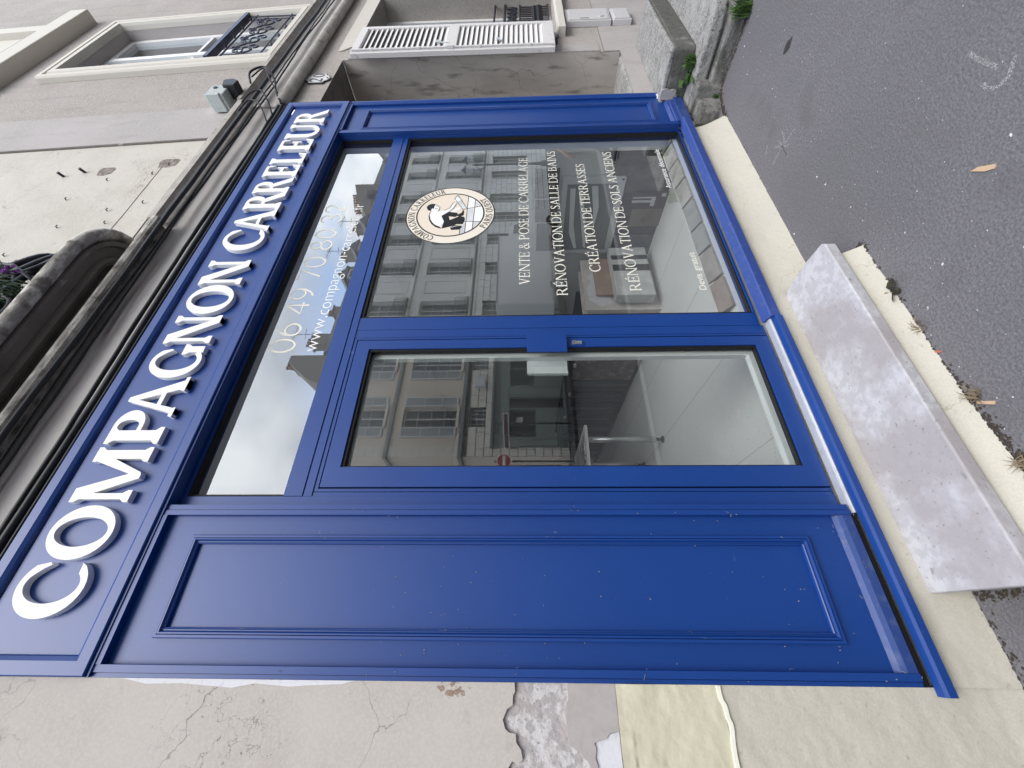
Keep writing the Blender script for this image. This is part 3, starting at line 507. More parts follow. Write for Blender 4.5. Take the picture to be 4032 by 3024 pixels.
for k in range(150):
    x = r.choice([r.uniform(-.16,.42), r.uniform(3.46,3.98)]); z = r.uniform(.32,2.2)**1.0; s_ = r.uniform(.0007,.0018); mb.box(x-s_,x+s_,-.0062 if not (-.12<x<.37) else .0195,-.0040 if not (-.12<x<.37) else .0218,z-s_,z+s_*1.5)
part('dust_speck', mb, FLUFF, front, kind='stuff')
# ------------------------------------------------------------------ ground
setting('pavement', MB().box(-6, 16, -2.6, .09, -.2, 0), ASPHALT)
KERB = mat('granite_kerb', (.25,.245,.24), .85, .2, [L_(s=60, d=4, lo=.4, hi=.7, c=(.17,.165,.16), f=.8)], [L_(s=80, a=.3, h=.003)])
setting('kerb', MB().box(-40, 60, -2.76, -2.604, -.3, .004), KERB)
setting('road', MB().box(-40, 60, -9.6, -2.764, -.3, -.11), ROADM)
far = MB().prism([(-40,-9.604),(60,-9.604),(60,-16),(-40,-16)], -.3, .0, 'z'); setting('far_pavement', far, ROADM)
setting('ground', MB().box(-120, 160, -160, 90, -.9, -.302), ROADM)
setting('side_pavement', MB().box(16.002, 60, -2.6, .09, -.2, -.002).box(-40, -6.002, -2.6, .09, -.2, -.002), ASPHALT)
# dirt and grit along the foot of the wall
def dirt_strip(pts, seed, n):
    r = random.Random(seed); mb = MB()
    for _ in range(n):
        k = r.random()*(len(pts)-1); i = int(k); f = k-i; p = Vector(pts[i]).lerp(Vector(pts[i+1]), f)
        d = abs(r.gauss(0,.018)); s = r.uniform(.002,.009); x, y = p.x+r.gauss(0,.01), p.y-d; a = r.random()*6
        P = [(x+s*math.cos(a+q)*r.uniform(.5,1.3), y+s*math.sin(a+q)*r.uniform(.5,1.2), .001) for q in (0,1.6,3.1,4.6)]
        mb.add(P+[(x, y, s*.6)], [(0,1,4),(1,2,4),(2,3,4),(3,0,4)])
    return mb
solo('dirt', dirt_strip([(-1.5,-.008),(.1,-.012),(.11,-.38)], 3, 500), DIRT, 'dark grit gathered at the foot of the cream wall', 'dirt', kind='stuff')
solo('dirt', dirt_strip([(.10,-.385),(.5,-.375),(1.0,-.328),(1.55,-.338)], 4, 1500), DIRT, 'dark soil line along the foot of the doorstep base', 'dirt', kind='stuff')
solo('dirt', dirt_strip([(1.58,-.006),(2.6,-.03),(3.4,-.05),(3.5,-.07),(3.66,-.12),(3.66,-.5),(3.68,-.66)], 5, 1300), DIRT, 'dark grit line along the cream plinth and steps', 'dirt', kind='stuff')
GRIT = mat('white_grit', (.62,.61,.58), .9, .2)
r = random.Random(8); mb = MB()
for k in range(300):
    x, y = r.uniform(.2, 3.6), -abs(r.gauss(0,.5))-.36 if r.random() < .85 else -r.uniform(.02,.1)
    if x > 1.62 and r.random() < .3: y = -r.uniform(.02, .10)
    if -.385 < y and x < 1.62: continue
    s = r.uniform(.0012,.0035) if r.random() < .9 else r.uniform(.004,.008); a = r.random()*6
    P = [(x+s*math.cos(a+q)*r.uniform(.5,1.3), y+s*math.sin(a+q)*r.uniform(.5,1.2), .0006) for q in (0,1.6,3.1,4.6)]
    mb.add(P+[(x,y,s*.7)], [(0,1,4),(1,2,4),(2,3,4),(3,0,4)])
solo('grit', mb, GRIT, 'white paint chips and grit scattered over the asphalt', 'grit', kind='stuff')
# ------------------------------------------------------------------ cream building that carries the shop
cream = thing('cream_building', 'old cream plastered building around the blue shop front, with shallow stone balcony', 'building', (0, .3, 0))
W = MB()
W.box(-3.5, -.1655, .012, .5, -.02, 3.70)                              # rough base coat at the left
W.box(-.165, 4.0, .125, .5, 3.14, 3.70)
part('wall', W, ROUGHCAST, cream)
part('wall', MB().box(-3.5, 3.98, .03, .5, 3.7005, 4.16), BANDST, cream, label='grey plaster band between shop sign and balcony')
coat = MB().prism([(-.1655,1.638),(-.19,1.636),(-.20,1.643),(-.225,1.644),(-.235,1.662),(-.262,1.676),(-.285,1.668),(-.294,1.655),(-.297,1.634),(-.318,1.632),(-.335,1.617),(-.358,1.612),(-.366,1.628),(-.362,1.645),(-.376,1.656),(-.40,1.64),(-.5,1.60),(-.7,1.66),(-1,1.58),(-1.6,1.62),(-3.5,1.6),(-3.5,3.70),(-.1655,3.70)], .003, .0125)
part('plaster_coat', coat, PLASTER, cream)
part('plaster_coat', MB().prism([(-.1655,1.462),(-.21,1.461),(-.222,1.468),(-.25,1.472),(-.30,1.468),(-.322,1.462),(-.333,1.446),(-.336,1.43),(-.35,1.425),(-.36,1.408),(-.40,1.398),(-.40,1.385),(-.372,1.379),(-.352,1.386),(-.330,1.381),(-.316,1.386),(-.311,1.372),(-.305,1.345),(-.294,1.338),(-.287,1.318),(-.288,1.3035),(-.1655,1.3035)], .0045, .0125), GREYCOAT, cream, label='mauve grey plaster patch')
part('plaster_coat', MB().prism([(-.289,1.3036),(-.2955,1.3375),(-.306,1.344),(-.3125,1.371),(-.318,1.3855),(-.40,1.384),(-.46,1.40),(-.46,1.3036)], .0095, .0125), WHITEFILL, cream, label='white filler patch')
part('filler_strip', MB().prism([(-.1655,2.18),(-.175,2.22),(-.180,2.34),(-.184,2.40),(-.176,2.52),(-.189,2.60),(-.185,2.66),(-.178,2.78),(-.181,2.90),(-.1655,3.0)], .0005, .0029), WHITEFILL, cream)
RUST = mat('rust_stain', (.38,.28,.22), .9, .1, alpha=(45,.50,.70))
part('rust_stain', MB().prism([(-.166,1.80),(-.182,1.78),(-.20,1.80),(-.215,1.84),(-.20,1.89),(-.18,1.90),(-.166,1.885)], .0020, .0029), RUST, cream)
# lower cream paint coat with lumps, as a displaced grid
def lumpy(x0, x1, z0, z1, nx, nz, fn):
    mb = MB(); vs = []
    for j in range(nz+1):
        for i in range(nx+1):
            x = x0+(x1-x0)*i/nx; z = z0+(z1-z0)*j/nz; vs.append((x, fn(x,z), z))
    fs = [(j*(nx+1)+i, j*(nx+1)+i+1, (j+1)*(nx+1)+i+1, (j+1)*(nx+1)+i) for j in range(nz) for i in range(nx)]
    return mb.add(vs, fs)
from mathutils import noise as mn
def nse(x, z, s, o=0): return mn.noise(Vector((x*s+o, z*s, o*1.7)))
def low(x, z):
    y = .002+.002*nse(x,z,14)+.0012*nse(x,z,40)
    if z > .96: y -= .011*max(0,nse(x,z,9,3))*min(1,(z-.98)/.1)
    if x < -.29 and z > 1.26: y -= .008*max(0,nse(x*3,z,16,5)+.3)
    if z < .1: y -= (.1-z)*.10
    return y
part('plaster_coat', lumpy(-1.2, -.1655, 0, .960, 100, 96, low), CREAM, cream, smooth=True, label='lower greyish cream painted plaster')
part('plaster_coat', lumpy(-1.2, -.1655, .9605, 1.303, 120, 60, low), YELLOW, cream, smooth=True, label='yellow cream painted plaster above the white joint')
part('plaster_coat', MB().box(-3.5, -1.2, .002, .0125, 0, 1.303), CREAM, cream)
part('joint_line', ribbon(curve_pts([(-.166,.966),(-.2,.965),(-.22,.957),(-.25,.955),(-.27,.950),(-.32,.957),(-.38,.958),(-.6,.95),(-1.2,.957)],4), [.010]*4+[.013]*6+[.017]*100 if False else .012, -.0045, .004), mat('white_joint_filler', (.80,.78,.66), .8, .2, bump=[L_(s=40,a=.3,h=.003)]), cream)
# plinth under the sill, swelling out at the foot and rounded off at its right end
def plin(x, z):
    y = .0+.0025*nse(x,z,9)+.0015*nse(x,z,34)
    fl = (.05+.03*(x/3.5)) if x > 1.6 else .012
    y -= fl*max(0,(.20-z)/.20)**1.6
    if x > 3.33: y += ((x-3.33)/.19)**3*.12
    return y
part('plinth', lumpy(-.1650, 3.52, 0, .2575, 260, 26, plin), CREAM, cream, smooth=True)
part('plinth_core', MB().box(-.165, 3.50, .06, .110, -.02, .233), CREAM, cream)
# cables and mouldings above the sign
part('cornice_roll', MB().tube([(-3.5,-.045,4.035),(2.3,-.045,4.035)], .034, 12).box(-3.5,2.3,-.045,.03,4.04,4.066), NOSE, cream, smooth=False)
part('cornice_ledge', MB().prism([(.03,4.0),(.0,4.01),(-.03,4.06),(-.05,4.07),(-.05,4.12),(.03,4.13)], 2.32, 3.98, 'x'), LEDGE, cream)
# balcony: moulded slab with a rounded right end, carried round by sweeping the profile
prof = [(.0,4.175),(.018,4.175),(.020,4.150),(.045,4.146),(.052,4.172),(.075,4.176),(.080,4.150),(.100,4.142),(.112,4.148),(.118,4.178),(.165,4.182),(.172,4.160),(.192,4.158),(.196,4.192),(.205,4.20),(.222,4.205),(.226,4.215),(.210,4.228),(.180,4.236),(.0,4.24)]
path = [(-3.5,.035,0,-1)]
for x in (-2,-1,0,.8,1.4,1.80): path.append((x,.035,0,-1))
for a in range(-80, 1, 10): path.append((1.80+.0, .035, math.cos(math.radians(a)), math.sin(math.radians(a))))
vs = []; n = len(prof)
for (x, y, dx, dy) in path: vs += [(x+dx*d*1.55, y+dy*d, z) for (d, z) in prof]
fs = [(k*n+i, k*n+i+1, (k+1)*n+i+1, (k+1)*n+i) for k in range(len(path)-1) for i in range(n-1)]
part('balcony_slab', MB().add(vs, fs), DARKST, cream, smooth=False)
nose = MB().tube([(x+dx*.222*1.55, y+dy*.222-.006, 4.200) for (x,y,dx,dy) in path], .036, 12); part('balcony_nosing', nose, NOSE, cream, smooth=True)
# balcony railing with fat iron scrolls
rail = part('balcony_railing', MB().tube([(-3.5,-.17,4.262),(1.70,-.17,4.262),(1.84,-.14,4.262),(1.92,-.05,4.262),(1.93,.03,4.262)], .011, 8).tube([(-3.5,-.17,5.05),(1.70,-.17,5.05),(1.9,-.05,5.05),(1.93,.03,5.05)], .02, 8), IRON, cream)
def scroll(cx, cz, s, y, turn=1, fl=1):
    P = []
    for k in range(46):
        a = k/45*3.3*PI; rr = s*(1-k/45*.80); P.append((cx+fl*rr*math.cos(a+.4), y, cz+turn*rr*math.sin(a+.4)))
    return P
for k in range(7):
    x0 = 1.60-k*.42
    part('scroll', MB().tube(scroll(x0-.02, 4.50, .15, -.172), .0125, 8).tube(scroll(x0-.2, 4.40, .105, -.172, -1, -1), .0125, 8), IRON, rail, smooth=True)
    part('baluster', MB().tube([(x0+.17,-.172,4.262),(x0+.06,-.172,4.42),(x0-.06,-.172,4.70),(x0-.05,-.172,5.05)], .011, 8).tube([(x0-.02,-.172,4.262),(x0+.13,-.172,4.50),(x0+.17,-.172,4.8),(x0+.12,-.172,5.05)], .011, 8), IRON, rail, smooth=True)
for (a, b, c_) in ((4.30,4.40,4.36),(4.36,4.52,4.60),(4.46,4.66,4.80)):
    part('rail_bar', MB().tube(curve_pts([(1.93,.0,a),(1.86,-.12,a+.02),(1.55,-.17,b),(1.1,-.18,c_),(.6,-.17,b),(-.2,-.17,a),(-1.2,-.17,c_),(-3.4,-.17,b)],6), .018, 8), IRON, rail, smooth=True)
part('baluster', MB().tube([(1.93,.0,4.25),(1.93,-.02,4.6),(1.93,.0,5.05)], .010, 8).tube([(1.90,-.07,4.25),(1.93,-.05,4.40),(1.90,-.03,4.55),(1.94,-.02,4.8)], .012, 8), IRON, rail)
# balcony back wall with boards and the cream upper wall
part('upper_wall', MB().box(-3.5, 3.48, .035, .6, 4.1605, 12).lean(), OLDCREAM, cream)
SHB = mat('grey_blind_boards', (.42,.42,.43), .7, .3)
for k in range(9): part('shutter_slat', MB().box(.2, 1.55, .010, .034, 4.26+k*.075, 4.328+k*.075), SHB, cream)
mb = MB(); r = random.Random(5)
for (x, z) in ((2.55,4.62),(2.38,4.9),(2.72,5.05),(3.0,4.5),(2.95,4.85),(2.62,4.38),(3.12,4.42),(2.4,4.55),(2.1,5.1),(2.25,5.4)): mb.tube([(x,.06,z),(x+.003,.022,z-.003),(x+.012,.018,z-.014)], .004, 6)
for (x, z) in ((3.06,5.28),(3.10,5.12)): mb.tube([(x,.06,z),(x-.015,-.005,z+.008)], .011, 8)
part('nail', mb.lean(), IRON, cream, kind='stuff')
HOLE = mat('exposed_brick_hole', (.19,.16,.145), .95, .1, [L_(s=30, d=6, lo=.4, hi=.7, c=(.36,.32,.29), f=.9)], [L_(s=50,a=.8,h=.008)])
for (x, z, a, b) in ((3.20,4.44,.12,.17),(3.13,4.94,.11,.14)):
    P = [(x-a*.9,z-b*.1),(x-a*.7,z-b*.45),(x-.1*a,z-b*.5),(x+a*.1,z-b*.35),(x+a*.12,z+b*.4),(x-a*.2,z+b*.5),(x-a*.85,z+b*.35)]
    mb = MB().prism(P, .0335, .05); mb.xf(lambda X,Y,Z:(X, Y+(Z-4.1)*.035, Z)); part('broken_plaster', mb, HOLE, cream)
mb = MB(); ribbon([(2.30,4.465),(2.5,4.462),(2.8,4.466),(3.15,4.47)], .005, .0335, .0349, mb); ribbon([(2.2,4.24),(2.6,4.243),(3.0,4.24),(3.4,4.243)], .004, .031, .0349, mb); mb.lean(); part('plaster_crack', mb.shift(0,-.0006,0), DARKST, cream, kind='stuff')
# ------------------------------------------------------------------ grey stucco building next door (number 20)
grey = thing('stucco_building', 'grainy grey stucco building with white louvred shutter and house number', 'building', (6, .4, 0))
AX = 5.05; YW = .05
lw = MB().holes(4.0, 16, 0, 4.05, YW, [(4.001,AX,.572,3.465),(5.62,6.95,1.19,3.385)], .0, 1)
part('wall', lw, STUCCO, grey)
part('plinth', MB().holes(4.0, 16, 0, .74, YW-.006, [(4.001,AX,.572,.7401)], .0, 1).box(AX+.001,16,YW-.006,YW-.001,.735,.7405), STUCCO2, grey)
part('corner_band', MB().box(AX+.002, 5.25, YW-.008, YW-.0005, .78, 3.365), STUCCO2, grey)
mb = MB().quad((AX,YW,.572),(AX,1.4,.572),(AX,1.4,3.465),(AX,YW,3.465)).quad((4.0,1.4,.572),(AX,1.4,.572),(AX,1.4,3.465),(4.0,1.4,3.465)).quad((4.0,.13,.572),(4.0,1.4,.572),(4.0,1.4,3.465),(4.0,.13,3.465))
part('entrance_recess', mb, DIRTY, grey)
part('entrance_soffit', MB().box(4.0, AX, YW+.001, 1.4, 3.4655, 3.5), DARKST, grey)
part('entrance_sill', MB().prism([(YW+.002,.40),(YW+.002,.53),(YW+.06,.575),(1.4,.575),(1.4,.40)], 4.0, AX-.001, 'x'), STONE, grey)
part('paint_remnant', MB().prism([(3.87,.30),(3.985,.30),(3.99,.42),(3.96,.415),(3.93,.405),(3.90,.35),(3.872,.345)], -.004, .02), WHITEFILL, grey)
# ground floor window with shutter
rv = MB(); x0, x1, z0, z1, d = 5.62, 6.95, 1.19, 3.385, .30
rv.quad((x0,YW,z0),(x0,YW+d,z0),(x0,YW+d,z1),(x0,YW,z1)).quad((x1,YW,z0),(x1,YW,z1),(x1,YW+d,z1),(x1,YW+d,z0)).quad((x0,YW,z1),(x0,YW+d,z1),(x1,YW+d,z1),(x1,YW,z1)).quad((x0,YW,z0),(x1,YW,z0),(x1,YW+d,z0),(x0,YW+d,z0))
part('window_reveal', rv, STUCCO, grey)
wd = part('window', MB().ring(x0+.002, x1-.002, z0+.002, z1-.002, .07,.07,.07,.07, YW+.24, YW+.29).box(6.25,6.32,YW+.24,YW+.29,z0+.072,z1-.072), WHITE, grey)
part('pane', MB().box(x0+.07, x1-.07, YW+.262, YW+.268, z0+.07, z1-.07), GLASSW, wd)
part('room_back', MB().box(x0-.2, x1+.2, YW+.9, YW+.92, z0-.2, z1+.2), mat('dark_room', (.05,.05,.05), .9), wd)
part('window_sill', MB().box(5.47, 7.1, -.045, YW+.03, 1.105, 1.188), SURROUND, grey, bevel=.006)
part('lintel_band', MB().prism([(5.42,3.39),(7.4,3.39),(7.4,3.56),(5.27,3.56),(5.27,3.52)], YW-.010, YW-.0005), SURROUND, grey)
sh = part('shutter', MB().ring(4.945, 5.60, 1.245, 3.325, .050,.055,.115,.075, -.055, -.012).box(4.996,5.544,-.054,-.013,2.25,2.36), SHUT, grey, bevel=.003, label='white louvred shutter folded open against the wall')
for a, b, n_ in ((1.362,2.248,17),(2.362,3.248,16)):
    for k in range(n_):
        z = a+(b-a)*(k+.5)/n_; h_ = (b-a)/n_
        part('louvre', MB().prism([(-.050,z-h_*.46),(-.046,z-h_*.5),(-.018,z+h_*.42),(-.022,z+h_*.46)], 4.996, 5.544, 'x'), SHUT, sh)
part('louvre_backing', MB().box(4.996,5.544,-.017,-.013,1.36,3.25), LOUVRE, sh)
part('bolt_rod', MB().tube([(4.955,-.064,1.26),(4.950,-.066,3.31)], .0085, 8).box(4.935,4.975,-.078,-.055,2.27,2.33).tube([(4.955,-.066,2.30),(5.0,-.085,2.31),(5.005,-.085,2.40)], .007, 6), SHUT, sh)
for z in (1.5,2.0,2.62,3.1): part('rod_bracket', MB().box(4.940,4.968,-.074,-.0555,z-.012,z+.012), SHUT, sh)
for (x, z) in ((5.08,2.44),(5.09,1.82)): part('hinge', MB().box(x,x+.06,-.066,-.0555,z-.02,z+.02), METAL, sh)
part('shutter_catch', MB().box(5.08,5.10,-.075,-.01,1.215,1.243).box(5.06,5.13,-.08,-.065,1.205,1.228), IRON, sh)
part('edge_board', MB().box(4.905, 4.943, -.05, -.006, 1.25, 3.32), SHUT, sh, bevel=.003)
part('wall_strip', MB().box(4.86, 4.94, .012, YW-.001, 1.2, 3.40) if False else MB().box(AX-.001, AX+.03, YW-.014, YW-.0006, .78, 3.40), STUCCO2, grey)
# iron guard bars in that window
gd = part('window_guard', MB().tube([(5.62,.17,1.92),(6.95,.17,1.92)], .014, 8).tube([(5.62,.17,1.79),(6.95,.17,1.79)], .019, 8).tube([(5.62,.17,1.60),(6.95,.17,1.60)], .011, 8).tube([(5.62,.17,1.24),(6.95,.17,1.24)], .011, 8), IRON, grey)
for k in range(19):
    x = 5.66+k*.068
    part('guard_bar', MB().tube([(x,.17,1.24),(x,.17,1.60)], .007, 6).lathe((x,.17,1.30), [(.004,0),(.017,.03),(.022,.06),(.012,.09),(.018,.12),(.005,.15)], 8), IRON, gd)
for k in range(9):
    x = 5.70+k*.14
    c = MB()
    for q in range(6): a = q*PI/3; c.tube([(x,.17,1.695),(x+.06*math.cos(a),.165,1.695+.06*math.sin(a))], .008, 6)
    c.tube([(x+.062*math.cos(t*PI/8),.17,1.695+.062*math.sin(t*PI/8)) for t in range(16)], .007, 6, True); part('rosette', c, IRON, gd)
part('wall_hook', MB().lathe((5.70,.16,2.70), [(.02,0),(.045,.02),(.045,.09),(.02,.12)], 10), IRON, grey)
# first floor
up = MB().holes(4.06, 16, 4.25, 12, YW-.006, [(5.12,6.40,4.29,6.62)], 0, 1)
part('upper_wall', up.lean(), STUCCO, grey)
part('pier_band', MB().prism([(3.50,4.16),(4.055,4.16),(4.055,12),(3.50,12)], YW-.025, YW+.3).lean(), STUCCO2, grey)
part('pier_return', MB().box(3.484, 3.499, YW-.028, YW+.3, 4.16, 12).lean(), DARKST, grey)
rv = MB(); x0, x1, z0, z1, d = 5.12, 6.40, 4.29, 6.62, .30
rv.quad((x0,YW,z0),(x0,YW+d,z0),(x0,YW+d,z1),(x0,YW,z1)).quad((x1,YW,z0),(x1,YW,z1),(x1,YW+d,z1),(x1,YW+d,z0)).quad((x0,YW,z1),(x0,YW+d,z1),(x1,YW+d,z1),(x1,YW,z1)).quad((x0,YW,z0),(x1,YW,z0),(x1,YW+d,z0),(x0,YW+d,z0))
part('window_reveal', rv.lean(), STUCCO2, grey)
SPR = [(0,YW-.007),(0,-.005),(.012,-.022),(.055,-.022),(.062,-.008),(.085,-.006),(.10,-.026),(.155,-.026),(.165,.0),(.172,YW+.01)]
part('window_surround', MB().moulding(4.945, 6.575, 4.10, 6.795, SPR).lean(), SURROUND, grey)
wd = part('window', MB().ring(x0+.003, x1-.003, z0+.003, z1-.003, .075,.075,.07,.08, YW+.10, YW+.17).box(5.73,5.81,YW+.085,YW+.165,z0+.074,z1-.084).box(x0+.079,5.728,YW+.105,YW+.15,5.47,5.505).box(5.812,x1-.079,YW+.105,YW+.15,5.47,5.505).lean(), WHITE, grey)
part('pane', MB().box(x0+.07, x1-.07, YW+.135, YW+.141, z0+.07, z1-.07).lean(), GLASSW, wd)
part('room_back', MB().box(x0-.2, x1+.2, YW+1.2, YW+1.22, z0-.2, z1+.2), mat('dim_room', (.10,.10,.098), .9), wd)
rl = part('window_railing', MB().box(5.122,6.398,-.005,.06,4.92,4.965).tube([(5.12,.03,4.83),(6.40,.03,4.83)], .008, 6).tube([(5.12,.03,4.40),(6.40,.03,4.40)], .008, 6).tube([(6.36,.03,4.30),(6.36,.03,4.92)], .008, 6).tube([(5.16,.03,4.30),(5.16,.03,4.92)], .008, 6).tube([(6.28,.03,4.40),(6.28,.03,4.83)], .006, 6).tube([(5.24,.03,4.40),(5.24,.03,4.83)], .006, 6), IRONBLUE, grey)
def spir(cx, cz, s, y, t=1, f=1, turns=2.6):
    return [(cx+f*s*(1-k/34*.85)*math.cos(k/34*turns*2*PI*.5+.3), y, cz+t*s*(1-k/34*.85)*math.sin(k/34*turns*2*PI*.5+.3)) for k in range(35)]
for k in range(4):
    cxx = 5.37+k*.265
    for (dx, dz, s, t, f) in ((0,4.62,.14,1,1),(-.05,4.70,.075,-1,-1),(.06,4.53,.07,1,-1),(.05,4.75,.055,-1,1)):
        part('scroll', MB().tube(spir(cxx+dx, dz, s, .03, t, f), .0075, 6), IRONBLUE, rl, smooth=True)
    part('leaf', MB().lathe((cxx+.1,.03,4.86), [(.004,0),(.02,.012),(.012,.03),(.003,.05)], 6).lathe((cxx+.1,.03,4.34), [(.003,0),(.02,.015),(.012,.035),(.004,.05)], 6), IRONBLUE, rl)
part('upper_sill', MB().box(4.7, 6.80, -.10, YW+.01, 7.22, 7.46).lean(), SURROUND, grey, bevel=.01)
part('upper_surround', MB().box(4.95, 5.13, -.03, YW, 7.4605, 10.2).box(6.40, 6.58, -.03, YW, 7.4605, 10.2).box(5.13,6.40,YW-.012,YW+.0,7.4605,9).lean(), SURROUND, grey)
part('upper_railing', MB().box(5.2,6.3,-.05,-.01,7.62,7.66).box(5.2,6.3,-.04,-.02,7.50,7.52).lean(), IRONBLUE, grey)
# string course mouldings
part('roll_moulding', MB().tube([(4.02,.005,3.765),(16,.005,3.765)], .052, 14), LEDGE, grey, smooth=True)
part('fascia_band', MB().box(4.0, 16, .020, .045, 3.822, 4.07), BANDST, grey)
part('ledge', MB().prism([(.045,4.07),(.0,4.072),(-.035,4.10),(-.05,4.105),(-.05,4.14),(.045,4.155)], 4.0, 16, 'x'), LEDGE, grey)
part('ledge_filler', MB().box(4.0, 16, .03, .3, 4.1555, 4.2495), BANDST, grey)
# house number plate
pl = thing('house_number_plate', 'scalloped enamel plate with house number 20 above the entrance recess', 'house number', (4.60, YW, 3.48))
PB = mat('plate_black', (.03,.03,.035), .4, .5); PW = mat('plate_enamel', (.56,.55,.52), .35, .5)
sc = lambda k: [(4.60+k*a, 3.605+k*b) for a, b in [(-.105,-.075),(-.105,.075),(-.07,.085),(-.05,.115),(0,.135),(.05,.115),(.07,.085),(.105,.075),(.105,-.075),(.07,-.085),(.05,-.115),(0,-.135),(-.05,-.115),(-.07,-.085)]]
part('border', MB().prism(sc(1.0), YW-.014, YW-.003), PB, pl, bevel=.002)
part('plate_face', MB().prism(sc(.90), YW-.0155, YW-.0141), PW, pl)
nb = MB(); P2 = curve_pts([(-.078,.030),(-.068,.056),(-.042,.060),(-.022,.044),(-.024,.018),(-.05,-.02),(-.080,-.052)],4)
ribbon([(4.60+a,3.605+b) for a,b in P2], [.008,.010,.012,.012,.012,.013,.014,.016,.018,.02,.02,.02,.02,.019,.018,.016,.014,.013,.012,.011,.010,.010,.010,.010,.010], YW-.0180, YW-.0156, nb)
nb.box(4.60-.082,4.60-.018,YW-.0185,YW-.0156,3.605-.060,3.605-.043).band(arc(4.655,3.605,.036,.060,0,360,26)[:-1], arc(4.655,3.605,.020,.048,0,360,26)[:-1], YW-.018, YW-.0156, True)
part('number', nb, PB, pl, weld=False)
part('screw', MB().cyl((4.60,YW-.019,3.605+.100),.008,.004,'y',10).cyl((4.60,YW-.019,3.605-.100),.008,.004,'y',10), PB, pl)
# meter box
MBX = mat('pale_meter_box', (.56,.55,.55), .5, .3, [L_(s=20, d=6, lo=.55, hi=.8, c=(.42,.41,.41), f=.5)])
mt = thing('meter_cabinet', 'narrow pale grey meter cabinet on the wall under the shuttered window', 'meter cabinet', (5.9, YW, .36))
part('cabinet_body', MB().box(5.715, 6.075, -.01, YW-.001, .585, 1.088).box(5.722,6.068,-.008,YW-.001,.358,.565), MBX, mt, bevel=.006)
part('cabinet_door', MB().box(5.735, 6.055, -.018, -.0105, .61, 1.05), MBX, mt, bevel=.003); part('cabinet_door', MB().box(5.745, 6.045, -.016, -.0085, .378, .545), MBX, mt, bevel=.003)
part('lock_knob', MB().cyl((5.81,-.019,.70),.028,-.008,'y',18), MBX, mt)
part('label_plate', MB().box(5.755,5.775,-.0195,-.0182,.83,.93), mat('faded_print', (.16,.16,.16), .6), mt)
# ------------------------------------------------------------------ box on the ledge and cables
bx = thing('junction_box', 'pale weathered metal junction box with black cover on the cable ledge', 'junction box', (4.10, -.02, 4.16))
ZB = mat('chalky_grey_metal', (.46,.50,.49), .7, .3, [L_(s=18, d=6, lo=.5, hi=.75, c=(.33,.37,.36), f=.8)])
part('housing', MB().box(3.94, 4.13, -.11, .02, 4.21, 4.375).xf(lambda x,y,z:(x,y,z)), ZB, bx, bevel=.012, seg=3)
part('base_flange', MB().box(3.92, 3.955, -.12, .02, 4.235, 4.35), ZB, bx, bevel=.004)
part('cover', MB().prism([(4.06,4.14),(4.15,4.13),(4.19,4.19),(4.17,4.27),(4.06,4.245)], -.135, -.02), IRON, bx, bevel=.006)
part('stud', MB().cyl((4.07,-.111,4.32), .018, -.006, 'y', 12), IRON, bx)
def wig(x0, x1, y, z, a, seed, n=60, sag=()):
    P = []
    for k in range(n+1):
        x = x0+(x1-x0)*k/n; P.append((x, y+a*.6*nse(x,seed,1.3,seed), z+a*nse(x,seed*2.1,1.6,seed+3)+a*.35*nse(x,seed,6,seed)))
    return P
cabs = [('thick blue-black cable running along under the balcony and ledge', -3.5, 16, -.060, 3.972, .014, .0145, 1), ('thin black cable twisting beside the thick cable above the grey band', -3.5, 9, -.01, 3.945, .018, .007, 2), ('second thin cable sagging under the thick cable', -3.5, 9, -.02, 3.962, .022, .006, 3),
        ('black cable lying in the dark gap just above the sign', -3.5, 4.0, .005, 3.735, .008, .017, 4), ('grey-black cable behind the front cable above the sign', -3.5, 3.95, -.004, 3.768, .012, .011, 5), ('thin wire lying lowest on top of the sign', -3.5, 3.95, .0, 3.703, .006, .007, 6), ('upper thin wire of the bundle above the sign', -3.5, 3.95, .012, 3.79, .010, .008, 7)]
for lb, a, b, y, z, am, rr, sd_ in cabs: solo('cable', MB().tube(wig(a, b, y, z, am, sd_, 110), rr, 8), CABLE, lb, 'cable', 'cables along the facade', smooth=True)
solo('cable', MB().tube(curve_pts([(4.20,-.09,4.06),(4.35,-.12,4.10),(4.45,-.12,4.00),(4.30,-.08,3.88),(4.12,-.05,3.82),(3.96,-.02,3.74)],6), .009, 8).tube(curve_pts([(4.30,-.1,4.08),(4.40,-.13,3.98),(4.22,-.1,3.88),(4.10,-.05,3.80)],6), .006, 8), CABLE, 'loop of black cable arching from the ledge down to the sign corner', 'cable', 'cables along the facade', smooth=True)
solo('cable', MB().tube(curve_pts([(3.85,-.08,4.02),(3.92,-.12,3.95),(3.95,-.13,3.86),(3.84,-.09,3.78),(3.74,-.02,3.745)],6), .007, 8).tube(curve_pts([(3.70,-.08,3.99),(3.82,-.11,3.93),(3.76,-.10,3.82),(3.62,-.03,3.75)],6), .006, 8), CABLE, 'small hanging loops of black cable beside the right end of the sign', 'cable', 'cables along the facade', smooth=True)
